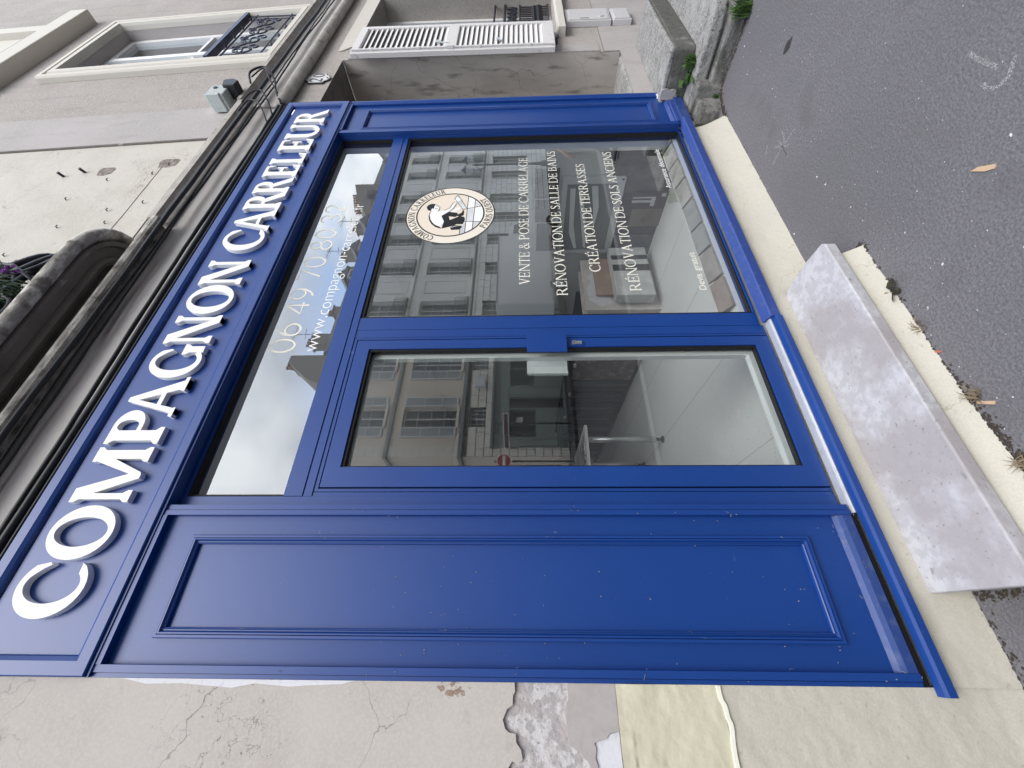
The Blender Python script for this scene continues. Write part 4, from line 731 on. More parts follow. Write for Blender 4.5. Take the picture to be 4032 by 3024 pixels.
# ------------------------------------------------------------------ stone steps, slab
us = thing('stone_step', 'upper limestone entrance step with pitted pale top and dark sides', 'step', (4.5,-.15,.2))
part('tread', MB().prism([(3.885,-.10),(3.905,-.335),(3.93,-.352),(4.5,-.345),(5.14,-.335),(5.16,-.31),(5.15,.046),(3.87,.046)], .366, .40, 'z').jitter(.006,3), STONE, us, bevel=.014, seg=3)
part('riser', MB().prism([(3.888,-.10),(3.908,-.333),(3.932,-.350),(4.5,-.343),(5.14,-.333),(5.158,-.31),(5.148,.044),(3.872,.044)], .2005, .3657, 'z').jitter(.005,8), MOSS, us, bevel=.012, seg=3)
part('white_plaster', MB().prism([(-.070,.403),(-.03,.404),(-.0,.40),(.0,.27),(-.03,.262),(-.045,.28),(-.062,.272),(-.075,.31),(-.066,.335),(-.08,.365)], 3.866, 3.884, 'x').jitter(.002,5), GREYCOAT, cream)
lw_ = MB().prism([(3.735,-.18),(3.75,-.50),(3.77,-.60),(3.81,-.645),(5.4,-.66),(5.4,.046),(3.73,.046)], .112, .2, 'z').jitter(.004,4)
ls = thing('stone_step', 'lower worn limestone entrance step with dark mossy gap under its edge', 'step', (4.4, -.3, 0))
part('step_slab', lw_, STONE, ls, bevel=.016)
part('step_base', MB().prism([(3.675,-.19),(3.69,-.60),(3.72,-.66),(3.78,-.675),(5.4,-.69),(5.4,.046),(3.665,.046)], -.05, .094, 'z').jitter(.005,6), STONED, ls, bevel=.02)
part('step_joint', MB().prism([(3.76,-.19),(3.77,-.58),(3.83,-.62),(5.4,-.63),(5.4,.04),(3.76,.04)], .090, .113, 'z'), MOSS, ls)
solo('corner_stone', MB().prism([(3.67,-.075),(3.662,-.17),(3.69,-.186),(3.86,-.186),(3.86,.046),(3.67,.046)], -.05, .185, 'z').prism([(3.50,.02),(3.515,-.055),(3.58,-.085),(3.669,-.095),(3.669,.046),(3.5,.046)], -.05, .17, 'z').jitter(.006,9), STONED, 'small dark rough stone wedged between the plinth and the lower step', 'stone', bevel=.02)
ds = thing('doorstep', 'pale lilac-grey stone doorstep slab on a cream painted base below the door', 'doorstep', (.85, -.17, 0))
part('step_slab', MB().prism([(.108,.004),(.108,-.352),(1.575,-.342),(1.598,-.325),(1.605,-.20),(1.585,-.02),(1.565,.004)], .088, .14, 'z'), SLAB, ds, bevel=.006)
def dsb(x, z): return -.318-.05*max(0,(.09-z)/.09)**1.4-.04*max(0,1-(x-.1)/.6)*max(0,(.09-z)/.09)+.003*nse(x,z,12)
part('step_base', lumpy(.12, 1.53, 0, .0875, 120, 10, dsb), CREAM, ds, smooth=True)
part('step_base', MB().prism([(.121,-.318),(1.529,-.318),(1.535,-.30),(1.53,0),(.121,0)], 0, .0874, 'z'), CREAM, ds)
# ------------------------------------------------------------------ weeds, scraps and chalk
def blades(cx, cy, cz, n, hgt, spread, seed, wd_=.006):
    r = random.Random(seed); mb = MB()
    for _ in range(n):
        a = r.random()*2*PI; l = hgt*r.uniform(.5,1.1); s = spread*r.uniform(.3,1); bx_, by_ = cx+r.gauss(0,spread*.25), cy+r.gauss(0,spread*.25)
        tip = Vector((bx_+s*math.cos(a), by_+s*math.sin(a), cz+l)); b0 = Vector((bx_,by_,cz)); md = b0.lerp(tip,.55)+Vector((0,0,l*.18)); nn = Vector((-math.sin(a),math.cos(a),0))*wd_*r.uniform(.6,1.2)
        mb.add([b0-nn,b0+nn,md+nn*.8,md-nn*.8,tip], [(0,1,2,3),(3,2,4)])
    return mb
def leaves(cx, cy, cz, n, sp, sz, seed):
    r = random.Random(seed); mb = MB()
    for _ in range(n):
        c = Vector((cx+r.gauss(0,sp), cy+r.gauss(0,sp), cz+abs(r.gauss(0,sp*.9)))); a = r.random()*2*PI; t = Vector((math.cos(a),math.sin(a),r.uniform(-.3,.5))).normalized(); q = t.cross(Vector((r.gauss(0,.4),r.gauss(0,.4),1))).normalized(); s = sz*r.uniform(.6,1.3)
        mb.add([c, c+t*s*.4+q*s*.45, c+t*s*.9+q*s*.3, c+t*s*1.15, c+t*s*.9-q*s*.3, c+t*s*.4-q*s*.45, c+t*s*.6+Vector((0,0,-s*.12))], [(0,1,6),(1,2,6),(2,3,6),(3,4,6),(4,5,6),(5,0,6)])
        mb.tube([(cx,cy,cz-.01), tuple(c)], .0018, 4)
    return mb
for lb, mb in (('grassy weed tuft on the lower step against the upper step', blades(3.86,-.27,.19,90,.10,.06,1)), ('broad leaved weed at the corner between the two steps', leaves(3.86,-.16,.20,22,.035,.045,2)), ('small broad leaved weed beside the white plaster at the corner of the shop front', leaves(3.90,-.06,.22,18,.03,.05,3)),
               ('tall grass tuft at the foot of the lower step at the edge of the pavement', blades(3.66,-.63,0,110,.13,.06,4)), ('thin grass sprig at the foot of the corner stone', blades(3.655,-.10,0,40,.05,.03,5))):
    solo('weed', mb, LEAF, lb, 'weed', 'weeds around the steps')
PURP = mat('dark_weed_leaf', (.045,.05,.03), .7, .2, [L_(s=50, lo=.4, hi=.7, c=(.06,.035,.04), f=.9)])
solo('weed', leaves(1.235,-.36,.0,12,.018,.032,7), PURP, 'small dark green and purple weed at the foot of the doorstep base', 'weed')
STRAW = mat('dry_grass', (.23,.18,.12), .9, .1)
for k, (x, y, lb) in enumerate(((1.03,-.37,'dry brown weed tuft at the foot of the doorstep base'),(.70,-.395,'dry grass wisps beside the tan card strip'),(.45,-.40,'sparse dead weeds near the left end of the doorstep'))): solo('weed', blades(x,y,0,40,.03,.05,20+k,.0018), STRAW, lb, 'dry weed')
CARD = mat('tan_card', (.50,.36,.24), .8, .2, [L_(s=40, lo=.5, hi=.75, c=(.42,.29,.19), f=.7)])
solo('card_strip', MB().prism([(1.387,-.804),(1.377,-.826),(1.352,-.846),(1.335,-.861),(1.324,-.851),(1.345,-.828)], .001, .004, 'z'), CARD, 'larger torn strip of tan card out on the asphalt', 'card')
solo('card_strip', MB().prism([(.684,-.389),(.676,-.384),(.648,-.430),(.658,-.438)], .001, .004, 'z'), CARD, 'thin tan card strip lying against the dirt by the doorstep', 'card')
solo('leaf', MB().prism([(.922,-.358),(.91,-.366),(.898,-.386),(.905,-.388),(.915,-.374)], .001, .003, 'z'), mat('red_leaf', (.42,.14,.09), .7), 'small red scrap by the foot of the doorstep', 'leaf')
solo('wet_mark', MB().prism([(2.967,-.606),(2.982,-.618),(2.99,-.648),(2.984,-.668),(2.966,-.69),(2.955,-.70),(2.948,-.68),(2.934,-.652),(2.944,-.628)], .0003, .0012, 'z'), mat('dark_wet_mark', (.035,.033,.035), .6, .3), 'dark leaf shaped mark on the pavement', 'mark')
CHALK = mat('white_chalk', (.40,.395,.395), .95, .1, alpha=(300,.50,.60))
def chalk(paths, wd_): 
    mb = MB()
    for p in paths: ribbon(curve_pts(p,4), wd_, .0006, .0012, mb)
    return mb.xf(lambda x,y,z:(x,z,y))
solo('chalk_mark', chalk([[(2.59,-.355),(2.52,-.336),(2.504,-.309),(2.406,-.297)],[(2.485,-.419),(2.498,-.339),(2.51,-.296),(2.508,-.198)],[(2.575,-.267),(2.504,-.309),(2.454,-.344)],[(2.573,-.31),(2.49,-.305),(2.41,-.299)],[(2.668,-.233),(2.63,-.19)]], .012), CHALK, 'star shaped white chalk scribble on the pavement', 'chalk mark')
solo('chalk_mark', chalk([[(1.75,-1.022),(1.712,-1.023),(1.671,-1.025),(1.602,-1.032)],[(1.581,-1.072),(1.563,-1.054),(1.544,-1.023),(1.553,-.993)],[(1.608,-.983),(1.578,-.983),(1.557,-.991)]], .014), CHALK, 'curved white chalk scribble near the kerb side of the pavement', 'chalk mark')
# plants on the balcony
lav = thing('lavender_pot', 'green lavender with one purple flower spike growing behind the balcony railing', 'plant', (1.2, -.06, 4.24))
LAVL = mat('grey_green_leaf', (.085,.125,.085), .7, .2, [L_(s=20, lo=.4, hi=.7, c=(.05,.085,.045), f=.8)])
part('foliage', blades(1.50,-.08,4.34,420,.34,.26,31,.005), LAVL, lav)
part('foliage', blades(1.0,-.08,4.32,800,.42,.34,33,.005), LAVL, lav)
fl = MB()
for k in range(26):
    r = random.Random(k); fl.lathe((1.66+r.gauss(0,.010), -.20+r.gauss(0,.010), 4.41+k*.0042), [(.001,0),(.009,.005),(.004,.014)], 5)
part('flower_spike', fl.tube([(1.64,-.12,4.3),(1.66,-.20,4.42)], .003, 5), mat('purple_flower', (.30,.10,.42), .7), lav)
part('pot', MB().prism([(-.11,4.245),(-.12,4.36),(.0,4.36),(-.01,4.245)], .3, 1.72, 'x'), mat('dark_pot', (.03,.03,.03), .7), lav)
# ------------------------------------------------------------------ inside the shop
FZ = .18
TERR = mat('speckled_terrazzo', (.80,.82,.80), .35, .4, [L_(k='dots', s=70, lo=.22, hi=.12, c=(.37,.38,.37), f=.8, mask=L_(s=30, lo=.45, hi=.6)), L_(k='dots', s=40, lo=.20, hi=.10, c=(.20,.20,.20), f=.8, mask=L_(s=24, lo=.55, hi=.62)), L_(s=3, lo=.4, hi=.7, c=(.84,.85,.84), f=.6)])
INW = mat('white_interior_wall', (.84,.85,.84), .8, .2)
JOINT = mat('floor_joint', (.42,.43,.42), .8, .2)
setting('shop_floor', MB().box(-.8, 3.62, .115, 6.4, FZ-.1, FZ), TERR)
fl = MB()
for k in range(-3, 5):
    for (ax, c) in (('x', .92+k*.70), ('y', .35+(k+3)*.85)):
        if ax == 'x' and -.8 < c < 3.6: fl.box(c-.0015, c+.0015, .12, 6.4, FZ+.0002, FZ+.0012)
        if ax == 'y' and k == 1: fl.box(-.8, 3.62, c-.0015, c+.0015, FZ+.0003, FZ+.0013)
setting('floor_joints', fl, JOINT)
setting('shop_side_wall', MB().box(3.62, 3.75, .09, 6.5, 0, 3.2).box(-.95, -.8, .09, 6.5, 0, 3.2), INW)
setting('shop_back_wall', MB().box(-.95, 3.75, 6.4, 6.6, 0, 3.2), INW)
setting('shop_ceiling', MB().box(-.95, 3.75, .09, 6.6, 3.125, 3.3), mat('dull_ceiling', (.82,.82,.82), .9, .2))
setting('shop_front_inner_wall', MB().box(-.80, .42, .111, .2, FZ, 3.12).box(3.455, 3.62, .125, .2, FZ, 3.12).box(.43,3.455,.111,.18,FZ-.1,.285), INW)  # unseen wall parts behind the side panels, added as backing to block light
# tile boards on the window ledge
setting('window_ledge', MB().box(1.46, 3.62, .1805, .24, FZ, .345).box(1.46,3.62,.112,.18,.286,.345), INW)
TG = [mat('tile_grey_%s' % n, c, .5, .3, [L_(s=14, d=6, lo=.4, hi=.7, c=tuple(q*.78 for q in c), f=.7)]) for n, c in (('warm',(.40,.37,.345)),('mid',(.37,.38,.37)),('pale',(.52,.505,.48)),('brown',(.37,.31,.28)))]
EDG = mat('white_tile_edge', (.72,.72,.70), .5, .3)
xb = [1.60,1.86,2.13,2.37,2.65,2.90,3.15,3.40,3.61]
nm = ['brown grey','mottled grey','cool grey','dark stone grey','warm beige grey','pale grey','light stone','taupe grey']
for k in range(8):
    a, b = xb[k]+.010, xb[k+1]-.012; t = thing('tile_board', '%s sample tile lying on the window ledge, number %d from the mullion' % (nm[k], k+1) if False else '%s sample tile on the ledge behind the display window' % nm[k], 'tile', ((a+b)/2, .17, .35), 'sample tiles lying along the window ledge')
    m = TG[(3,0,1,1,2,2,2,0)[k]]; dz = rnd.uniform(-.003,.003)
    part('tile', MB().box(a,b,.112,.222,.350+dz,.368+dz).xf(lambda x,y,z:(x+.2*(y-.11),y,z+(y-.112)*.25)), m, t, bevel=.002)
    part('lit_tile_edge', MB().box(a,b-.006,.2225,.229,.350+dz,.369+dz).xf(lambda x,y,z:(x+.2*(y-.11),y,z+(y-.112)*.25)), EDG, t)  # white colour paints the lit upper edge of the tilted board
# dark marble boards along the side wall
DM = [mat('dark_marble_%s' % n, c, .3, .5, [L_(s=6, d=8, dist=1.5, lo=.45, hi=.7, c=tuple(q*1.9+.01 for q in c), f=.8)]) for n, c in (('black',(.028,.031,.033)),('green',(.060,.066,.060)),('slate',(.10,.115,.115)))]
for k, (a, b, h_, m, lb) in enumerate(((.12,.40,.76,DM[0],'black marble board nearest the glass on the side wall'),(.405,.68,.74,DM[1],'clouded dark green marble board between two black ones'),(.685,1.16,.73,DM[0],'long black marble board behind the brown booklet'),(1.165,1.42,.60,DM[2],'slate grey marble board at the far end of the row'))):
    solo('marble_board', MB().box(3.585, 3.612, a, b, FZ, h_), m, lb, 'marble board', 'marble boards along the side wall', bevel=.002)
bk = thing('booklet', 'brown tile catalogue standing against the dark marble boards', 'booklet', (3.56,.93,FZ))
BRN = mat('brown_cover', (.17,.145,.11), .6, .3); part('cover', MB().box(3.556,3.57,.83,1.03,FZ,.49), BRN, bk)
tx = text_plain('lettering', 'Gamme', 0, .10, 0, .040, 0, mat('pale_print', (.42,.38,.30), .6), bk); tx2 = text_plain('lettering', 'TRAVELIER', 0, .155, 0, .040, 0, tx.data.materials[0], bk)
for o_, z_, y_ in ((tx,.345,1.0),(tx2,.295,1.01)):
    for v in o_.data.vertices: v.co = Vector((3.5555, y_-v.co.x, z_+v.co.z))
ct = thing('tap_brochure', 'black brochure with a chrome basin tap standing beside the brown catalogue', 'brochure', (3.56,.74,FZ))
part('cover', MB().box(3.557,3.572,.655,.825,FZ,.52), mat('black_cover', (.02,.02,.023), .3, .5), ct)
part('tap_picture', MB().box(3.5555,3.5568,.70,.715,.33,.515).box(3.5555,3.5568,.735,.76,.33,.515).box(3.5555,3.5568,.70,.80,.29,.33).box(3.5555,3.5568,.665,.70,.20,.24), mat('chrome_print', (.55,.55,.54), .4), ct)
# framed screen on the side wall
tv = thing('wall_screen', 'large silver framed glossy screen on the right hand wall inside the window', 'screen', (3.57,.95,.62))
part('frame', MB().box(3.565,3.610,.50,1.38,.615,1.205), mat('silver_frame', (.66,.69,.69), .35, .5), tv, bevel=.008)
part('screen', MB().box(3.5615,3.5648,.56,1.32,.69,1.16), mat('grey_screen', (.24,.26,.26), .12, .7), tv)
BAR = mat('painted_reflection', (.75,.78,.78), .4, .4)
for P in ([(.60,1.13),(1.10,1.10),(1.30,1.03),(1.30,1.00),(1.0,1.06),(.60,1.08)],[(.62,1.05),(1.28,.93),(1.30,.90),(1.02,.93),(.62,1.01)],[(.58,.93),(.84,.88),(1.10,.85),(.80,.83),(.58,.87)]): part('stripe', MB().prism(P, 3.5598, 3.5612, 'x'), BAR, tv)  # pale bars paint the window's reflection onto the screen
part('maker_mark', MB().box(3.5638,3.5649,.515,.53,.632,.655), RUBBER, tv)
WOODT = [mat('wood_look_tile_%s' % n, c, .5, .3, [L_(s=9, d=6, st=(1,.6,6), lo=.4, hi=.7, c=tuple(q*.6 for q in c), f=.8)]) for n, c in (('brown',(.135,.105,.085)),('grey',(.17,.145,.13)))]
for k, (a, b, z0, z1, lb) in enumerate(((.42,.72,1.24,1.47,'brown wood look tile nearest the glass above the wall screen'),(.735,.99,1.24,1.46,'middle wood look tile above the wall screen'),(1.005,1.36,1.225,1.44,'rearmost wood look tile above the wall screen'))):
    t = thing('wood_tile', lb, 'tile', (3.60,(a+b)/2,z0), 'wood look tiles hung above the screen'); part('tile', MB().box(3.600,3.616,a,b,z0,z1), WOODT[k % 2], t); part('trim', MB().box(3.598,3.617,a,b,z1+.001,z1+.014).box(3.598,3.617,a-.010,a-.001,z0,z1), EDG, t)
# stack of slabs and sample box
SB = [mat('slab_%s' % n, c, .6, .3, [L_(s=9, d=6, lo=.42, hi=.68, c=tuple(q*1.25 for q in c), f=.8)]) for n, c in (('beige',(.55,.50,.47)),('tan',(.35,.25,.195)),('grey',(.48,.49,.48)))]
stk = thing('slab_stack', 'stack of upright beige stone slabs with dark edges on the shop floor', 'stone slabs', (3.1,1.7,FZ))
for k in range(8):
    part('slab', MB().box(2.76+.015*(k%3), 3.50-.01*(k%2), 1.42+k*.042, 1.445+k*.042, FZ, .95-.02*(k%4)), SB[0 if k else 0], stk, bevel=.002)
part('lime_stain', MB().prism([(2.80,.78),(2.9,.90),(3.05,.92),(3.18,.86),(3.22,.91),(3.30,.84),(3.2,.78),(3.0,.80),(2.95,.70),(2.86,.66)], 1.4185, 1.4195), WHITEFILL, stk)
solo('brown_tile', MB().box(2.93, 3.47, 1.375, 1.395, .61, .83), SB[1], 'brown tile leaning on the front of the beige slab stack', 'tile', bevel=.002)
bxs = thing('sample_box', 'pale grey sample box with dark stripes leaning in front of the slab stack', 'sample box', (3.12,1.3,FZ))
part('box_body', MB().box(2.80, 3.50, 1.25, 1.37, .27, .66), SB[2], bxs, bevel=.01)
for k, (a, b) in enumerate(((3.14,3.23),(3.31,3.37))): part('stripe', MB().box(a, b, 1.246, 1.2495, .275, .655), DM[0], bxs)
# rack of dark upright tiles
rk = thing('tile_rack', 'long rack of dark upright tiles running back into the shop', 'tile rack', (3.0,3.8,FZ))
DT = [mat('dark_rack_tile_%s' % n, c, .4, .4) for n, c in (('black',(.03,.031,.031)),('grey',(.12,.12,.12)),('mid',(.06,.06,.06)))]
part('rack_base', MB().box(2.70,3.45,1.85,5.9,FZ,.215).box(3.42,3.45,1.85,5.9,.2155,.95), RUBBER, rk)
for k in range(26): part('tile', MB().box(2.71+.03*rnd.random(), 3.38, 2.72+k*.115, 2.745+k*.115, .22, .92+.03*rnd.random()), DT[k*7 % 3], rk)
MARB = mat('red_brown_marble', (.17,.125,.11), .35, .45, [L_(s=5, d=8, dist=1.2, lo=.45, hi=.65, c=(.37,.31,.28), f=.8), L_(s=9, d=8, dist=2, lo=.55, hi=.62, c=(.10,.045,.035), f=.7)])
part('marble_end', MB().box(2.70,2.725,1.87,2.68,.22,.97), MARB, rk, bevel=.003)
for k in range(9): part('ribbed_tile', MB().box(2.672,2.698,1.88,2.20,.40+k*.05,.438+k*.05), SB[1], rk, bevel=.004)
for k in range(3): solo('card_holder', MB().box(2.68,2.70,2.3+k*.7,2.36+k*.7,.955,.985), EDG, ('nearest','middle','farthest')[k]+' small clear price holder along the front edge of the tile rack', 'price holder', 'price holders on the tile rack')
tb = thing('table', 'white edged counter table on a silver tube leg inside the door', 'table', (1.2,2.5,FZ))
part('tabletop', MB().box(.3,1.74,2.0,2.95,.955,.985), EDG, tb, bevel=.004)
for (x, y) in ((1.62,2.10),(1.62,2.85),(.42,2.10),(.42,2.85)):
    lgp = part('leg', MB().tube([(x,y,FZ+.08),(x,y,.955)], .031, 16), METAL, tb, smooth=True); part('foot', MB().lathe((x,y,FZ), [(.034,0),(.034,.012),(.016,.02),(.016,.08)], 14), RUBBER, lgp)
MAGP = mat('magazine_print', (.30,.30,.31), .4, .4, [L_(s=7, d=5, lo=.45, hi=.55, c=(.06,.06,.07), f=1), L_(s=13, d=4, lo=.55, hi=.62, c=(.72,.70,.68), f=1)])
for k, (x, y, a, lb) in enumerate(((1.50,2.18,.15,'open glossy magazine nearest the table corner'),(1.18,2.2,-.1,'glossy magazine lying further along the table'),(.85,2.25,.3,'magazine at the middle of the table'))):
    o = solo('magazine', MB().box(-.13,.13,-.10,.17,0,.012), MAGP, lb, 'magazine'); o.location = (x,y,.9865); o.rotation_euler.z = a
for k in range(3):
    solo('tile_sheet', MB().box(1.9+k*.22, 2.08+k*.22, 5.6, 5.63, FZ, .62+.08*k), SB[2], ('low','middle','tall')[k]+' grey tile sheet leaning at the back of the shop', 'tile')
solo('door_mat', MB().box(.48, 1.36, .215, .36, FZ+.0015, FZ+.012), mat('brown_mat', (.085,.08,.075), .95, .05, [L_(s=120, lo=.4, hi=.7, c=(.13,.12,.11), f=.7)]), 'narrow brown door mat just inside the glazed door', 'door mat')
# ------------------------------------------------------------------ the other side of the street, seen mirrored in the shop glass
A33 = math.radians(-3.3); OY = -10.77
BEIGE = mat('beige_render_opposite', (.66,.565,.465), .9, .15, [L_(s=1.1, d=6, lo=.4, hi=.7, c=(.58,.49,.40), f=.8)])
ASHL = mat('cut_stone_opposite', (.70,.65,.565), .9, .15, [L_(s=1.6, d=6, lo=.4, hi=.7, c=(.62,.575,.50), f=.7)])
ASHD = mat('stone_joint_dark', (.13,.12,.105), .9, .1)
GREYB = mat('grey_stone_opposite', (.74,.725,.68), .9, .15, [L_(s=1.2, d=7, lo=.4, hi=.7, c=(.64,.625,.585), f=.8), L_(s=3, d=6, st=(1,1,.3), lo=.55, hi=.75, c=(.54,.52,.485), f=.6)])
BANDD = mat('lead_grey_band', (.20,.205,.20), .8, .3)
SHOPG = mat('grey_green_shop_paint', (.20,.225,.21), .5, .4)
PALESH = mat('pale_grey_shutter', (.55,.56,.55), .7, .3)
SLATE = mat('slate_roof', (.11,.115,.125), .7, .4, [L_(s=6, d=4, lo=.4, hi=.7, c=(.16,.16,.165), f=.7)])
BRICKC = mat('chimney_render', (.27,.24,.215), .9, .1, [L_(s=3, d=6, lo=.4, hi=.7, c=(.21,.18,.16), f=.8)])
POTS = mat('terracotta_pot', (.25,.13,.085), .8, .2)
DARKR = mat('dark_glass_behind', (.05,.053,.055), .25, .5)
WFR = mat('pale_window_frame', (.55,.55,.53), .6, .3)
def opp_window(parent, x0, x1, z0, z1, rows, cols, dp=.22, trans=None):
    f = MB().ring(x0, x1, z0, z1, .06,.06,.06,.06, -dp, -dp+.05)
    for k in range(1, cols): x = x0+(x1-x0)*k/cols; wdt = .03 if cols == 2 or k == cols//2 else .012; f.box(x-wdt, x+wdt, -dp, -dp+.045, z0+.06, z1-.06)
    for k in range(1, rows): z = z0+(z1-z0)*k/rows; f.box(x0+.06, x1-.06, -dp+.001, -dp+.04, z-.013, z+.013)
    w_ = part('window', f, WFR, parent, local=True); part('pane', MB().box(x0+.05, x1-.05, -dp+.01, -dp+.016, z0+.05, z1-.05), DARKR, w_); return w_
def courses(mb, x0, x1, z0, z1, h_, hs, y0, y1, seed):      # ashlar blocks, each course with its own joints
    r = random.Random(seed)
    z = z0
    while z < z1-.01:
        zt = min(z+h_, z1); x = x0+r.uniform(-.3,0)*0; off = r.uniform(.25,.5)
        while x < x1-.01:
            xe = min(x+off, x1); off = r.uniform(.45,.75)
            segs = [(x+.012, xe-.012)]
            for (a,b,c,d) in hs:
                if c < (z+zt)/2 < d: segs = [q for s in segs for q in ((s[0],min(s[1],a)),(max(s[0],b),s[1])) if q[1]-q[0] > .03]
            for (p,q) in segs: mb.box(p, q, y0, y1, z+.014, zt-.014)
            x = xe
        z = zt
    return mb
# --- corner building with the shop
ba = thing('corner_building', 'beige corner house opposite with grey shutters and a dark green shop below', 'building', (0,OY,0), rotz=A33)
hsA = [(6.13,6.97,4.06,6.06),(8.67,9.5,4.06,6.06),(6.15,7.0,6.74,8.6),(8.67,9.5,6.74,8.6)]
hG = [(6.12,6.95,2.87,3.58),(8.67,9.4,2.89,3.58)]
part('wall', MB().holes(4.95, 9.97, 3.76, 9.0, 0, hsA, .25, -1), BEIGE, ba, local=True)
part('stone_wall', MB().holes(4.95, 9.97, 0, 3.76, -.012, hG+[(5.3,9.9,0,2.5)], .24, -1), ASHD, ba, local=True)
part('stone_blocks', courses(MB(), 4.95, 9.97, 0, 3.62, .30, hG+[(5.28,9.9,-.1,2.78)], -.0115, .004, 5), ASHL, ba, local=True, kind='stuff')
part('quoin', courses(MB(), 4.95, 5.38, 3.8, 9, .28, [], .0005, .014, 7), ASHL, ba, local=True, kind='stuff')
part('side_wall', MB().holes(0, 9, 0, 9.0, 0, [(.9,1.8,4.06,6.06),(3,3.9,4.06,6.06),(.9,1.8,6.74,8.6),(.7,2.6,.2,2.6)], .2, -1).xf(lambda x,y,z:(4.95-y, -x-.001, z)), BEIGE, ba, local=True)
part('body', MB().box(5.3, 9.9, -9, -.5, 0, 8.99), DARKR, ba, local=True)
part('string_course', MB().box(4.87, 9.97, .0005, .10, 3.765, 3.90).box(4.87,4.95,-9,.0,3.765,3.90), BANDD, ba, local=True); part('string_course', MB().box(4.87, 9.97, .0005, .09, 6.38, 6.50).box(4.87,4.95,-9,.0,6.38,6.50), BANDD, ba, local=True)
for h in hsA[:2]: opp_window(ba, h[0], h[1], h[2], h[3], 4, 2)
for h in hsA[2:]: opp_window(ba, h[0], h[1], h[2], h[3], 3, 2)
for h in hG: opp_window(ba, h[0], h[1], h[2], h[3], 3, 4)
for h in hsA:
    part('window_sill', MB().box(h[0]-.06, h[1]+.06, .0, .10, h[2]-.10, h[2]-.005), ASHL, ba, local=True)
    for (a, b) in ((h[0]-.43, h[0]-.02),(h[1]+.02, h[1]+.43)):
        sh_ = part('shutter', MB().ring(a, b, h[2]-.02, h[3]+.02, .05,.05,.07,.07, .012, .05).box(a+.051,b-.051,.013,.049,h[2]+.55,h[2]+.60).box(a+.051,b-.051,.013,.049,h[2]+1.22,h[2]+1.27), PALESH, ba, local=True)
        part('louvre_panel', MB().box(a+.05, b-.05, .018, .032, h[2]+.05, h[3]-.05), mat('shutter_louvre_grey', (.30,.31,.305), .8) if 'shutter_louvre_grey' not in bpy.data.materials else bpy.data.materials['shutter_louvre_grey'], sh_)
sf = MB().holes(5.3, 9.9, 0, 2.5, -.005, [(5.72,6.25,1.15,2.12),(6.28,6.85,1.15,2.12),(6.92,7.42,.08,2.12),(7.95,8.75,1.15,2.1),(8.8,9.6,1.15,2.1)], .18, -1)
part('shop_joinery', sf, SHOPG, ba, local=True)
part('shop_cornice', MB().prism([(.0,2.5),(.02,2.5),(.05,2.66),(.16,2.70),(.17,2.78),(.0,2.79)], 5.25, 9.93, 'x'), BANDD, ba, local=True)
part('shop_window', MB().box(5.7,8.9,-.19,-.184,.05,2.15).box(8.9,9.7,-.19,-.184,1,2.15), DARKR, ba, local=True)
part('shop_panel', MB().ring(5.36,5.68,.15,2.2,.05,.05,.05,.05,-.004,.02).ring(7.5,7.9,.15,2.2,.05,.05,.05,.05,-.004,.02), SHOPG, ba, local=True)
text_plain('shop_lettering', 'STUDIO', 7.62, 6.98, 2.20, .11, .03, WFR, ba)
for o_ in [c for c in ba.children if c.name.startswith('shop_lettering')]: o_.matrix_parent_inverse = Matrix()
part('poster', MB().box(6.35,6.62,-.18,-.17,1.62,1.86), WFR, ba, local=True)
part('roof', MB().prism([(.12,8.98),(.12,9.06),(-4.5,11.6),(-9,9.0)], 4.8, 9.97, 'x'), SLATE, ba, local=True)
part('chimney', MB().prism([(7.4,9.05),(7.4,9.8),(8.5,10.1),(8.7,10.6),(9.55,11.6),(9.55,11.66),(9.96,11.66),(9.96,9.05)], -1.5, -.5), BRICKC, ba, local=True)
part('party_gable', MB().prism([(-.02,9.0),(-.02,9.35),(-4.5,11.85),(-9,9.2),(-9,9.0)], 9.975, 10.25, 'x'), BRICKC, ba, local=True)
for k in range(2): part('chimney_pot', MB().lathe((9.66+k*.2,-1.0,11.66), [(.10,0),(.12,.05),(.08,.25),(.10,.32)], 10), POTS, ba, local=True)
lamp_ = thing('sign_box', 'small projecting lightbox sign between the upper windows of the corner shop', 'sign', (8.0,OY-.46,3.0)); 
part('box', MB().box(7.8,8.18,OY-.46,OY-.28,3.05,3.45), WFR, lamp_); part('face', MB().box(7.83,8.15,OY-.279,OY-.275,3.12,3.40), mat('pale_sign_face', (.6,.6,.58), .5), lamp_)
# --- long grey building with balconies
bb = thing('long_stone_building', 'long grey stone building opposite with small iron balconies and slate roof', 'building', (0,OY,0), rotz=A33)
ctr = [12.2,14.92,17.25,19.24,21.13,23.72,25.6,27.8,29.9]
h1 = [(c-.46,c+.46,6.90,8.62) for c in ctr]; h2 = [(c-.46,c+.46,4.12,6.25) for c in ctr]; h3 = [(c-.46,c+.46,1.1,3.45) for c in ctr]
part('wall', MB().holes(10.26, 32, 4.0, 9.2, 0, h1+h2, .24, -1), GREYB, bb, local=True)
part('stone_wall', MB().holes(10.26, 32, 0, 4.0, -.012, h3, .24, -1), ASHD, bb, local=True)
part('stone_blocks', courses(MB(), 10.26, 32, 0, 3.86, .31, h3, -.0115, .004, 12), GREYB, bb, local=True, kind='stuff')
part('body', MB().box(10.3, 32, -9, -.5, 0, 9.19), DARKR, bb, local=True)
for z, d in ((3.92,.13),(6.68,.11),(9.1,.25)): part('string_course', MB().prism([(.0005,z),(d,z+.05),(d,z+.13),(.0005,z+.16)], 10.26, 32, 'x'), GREYB, bb, local=True)
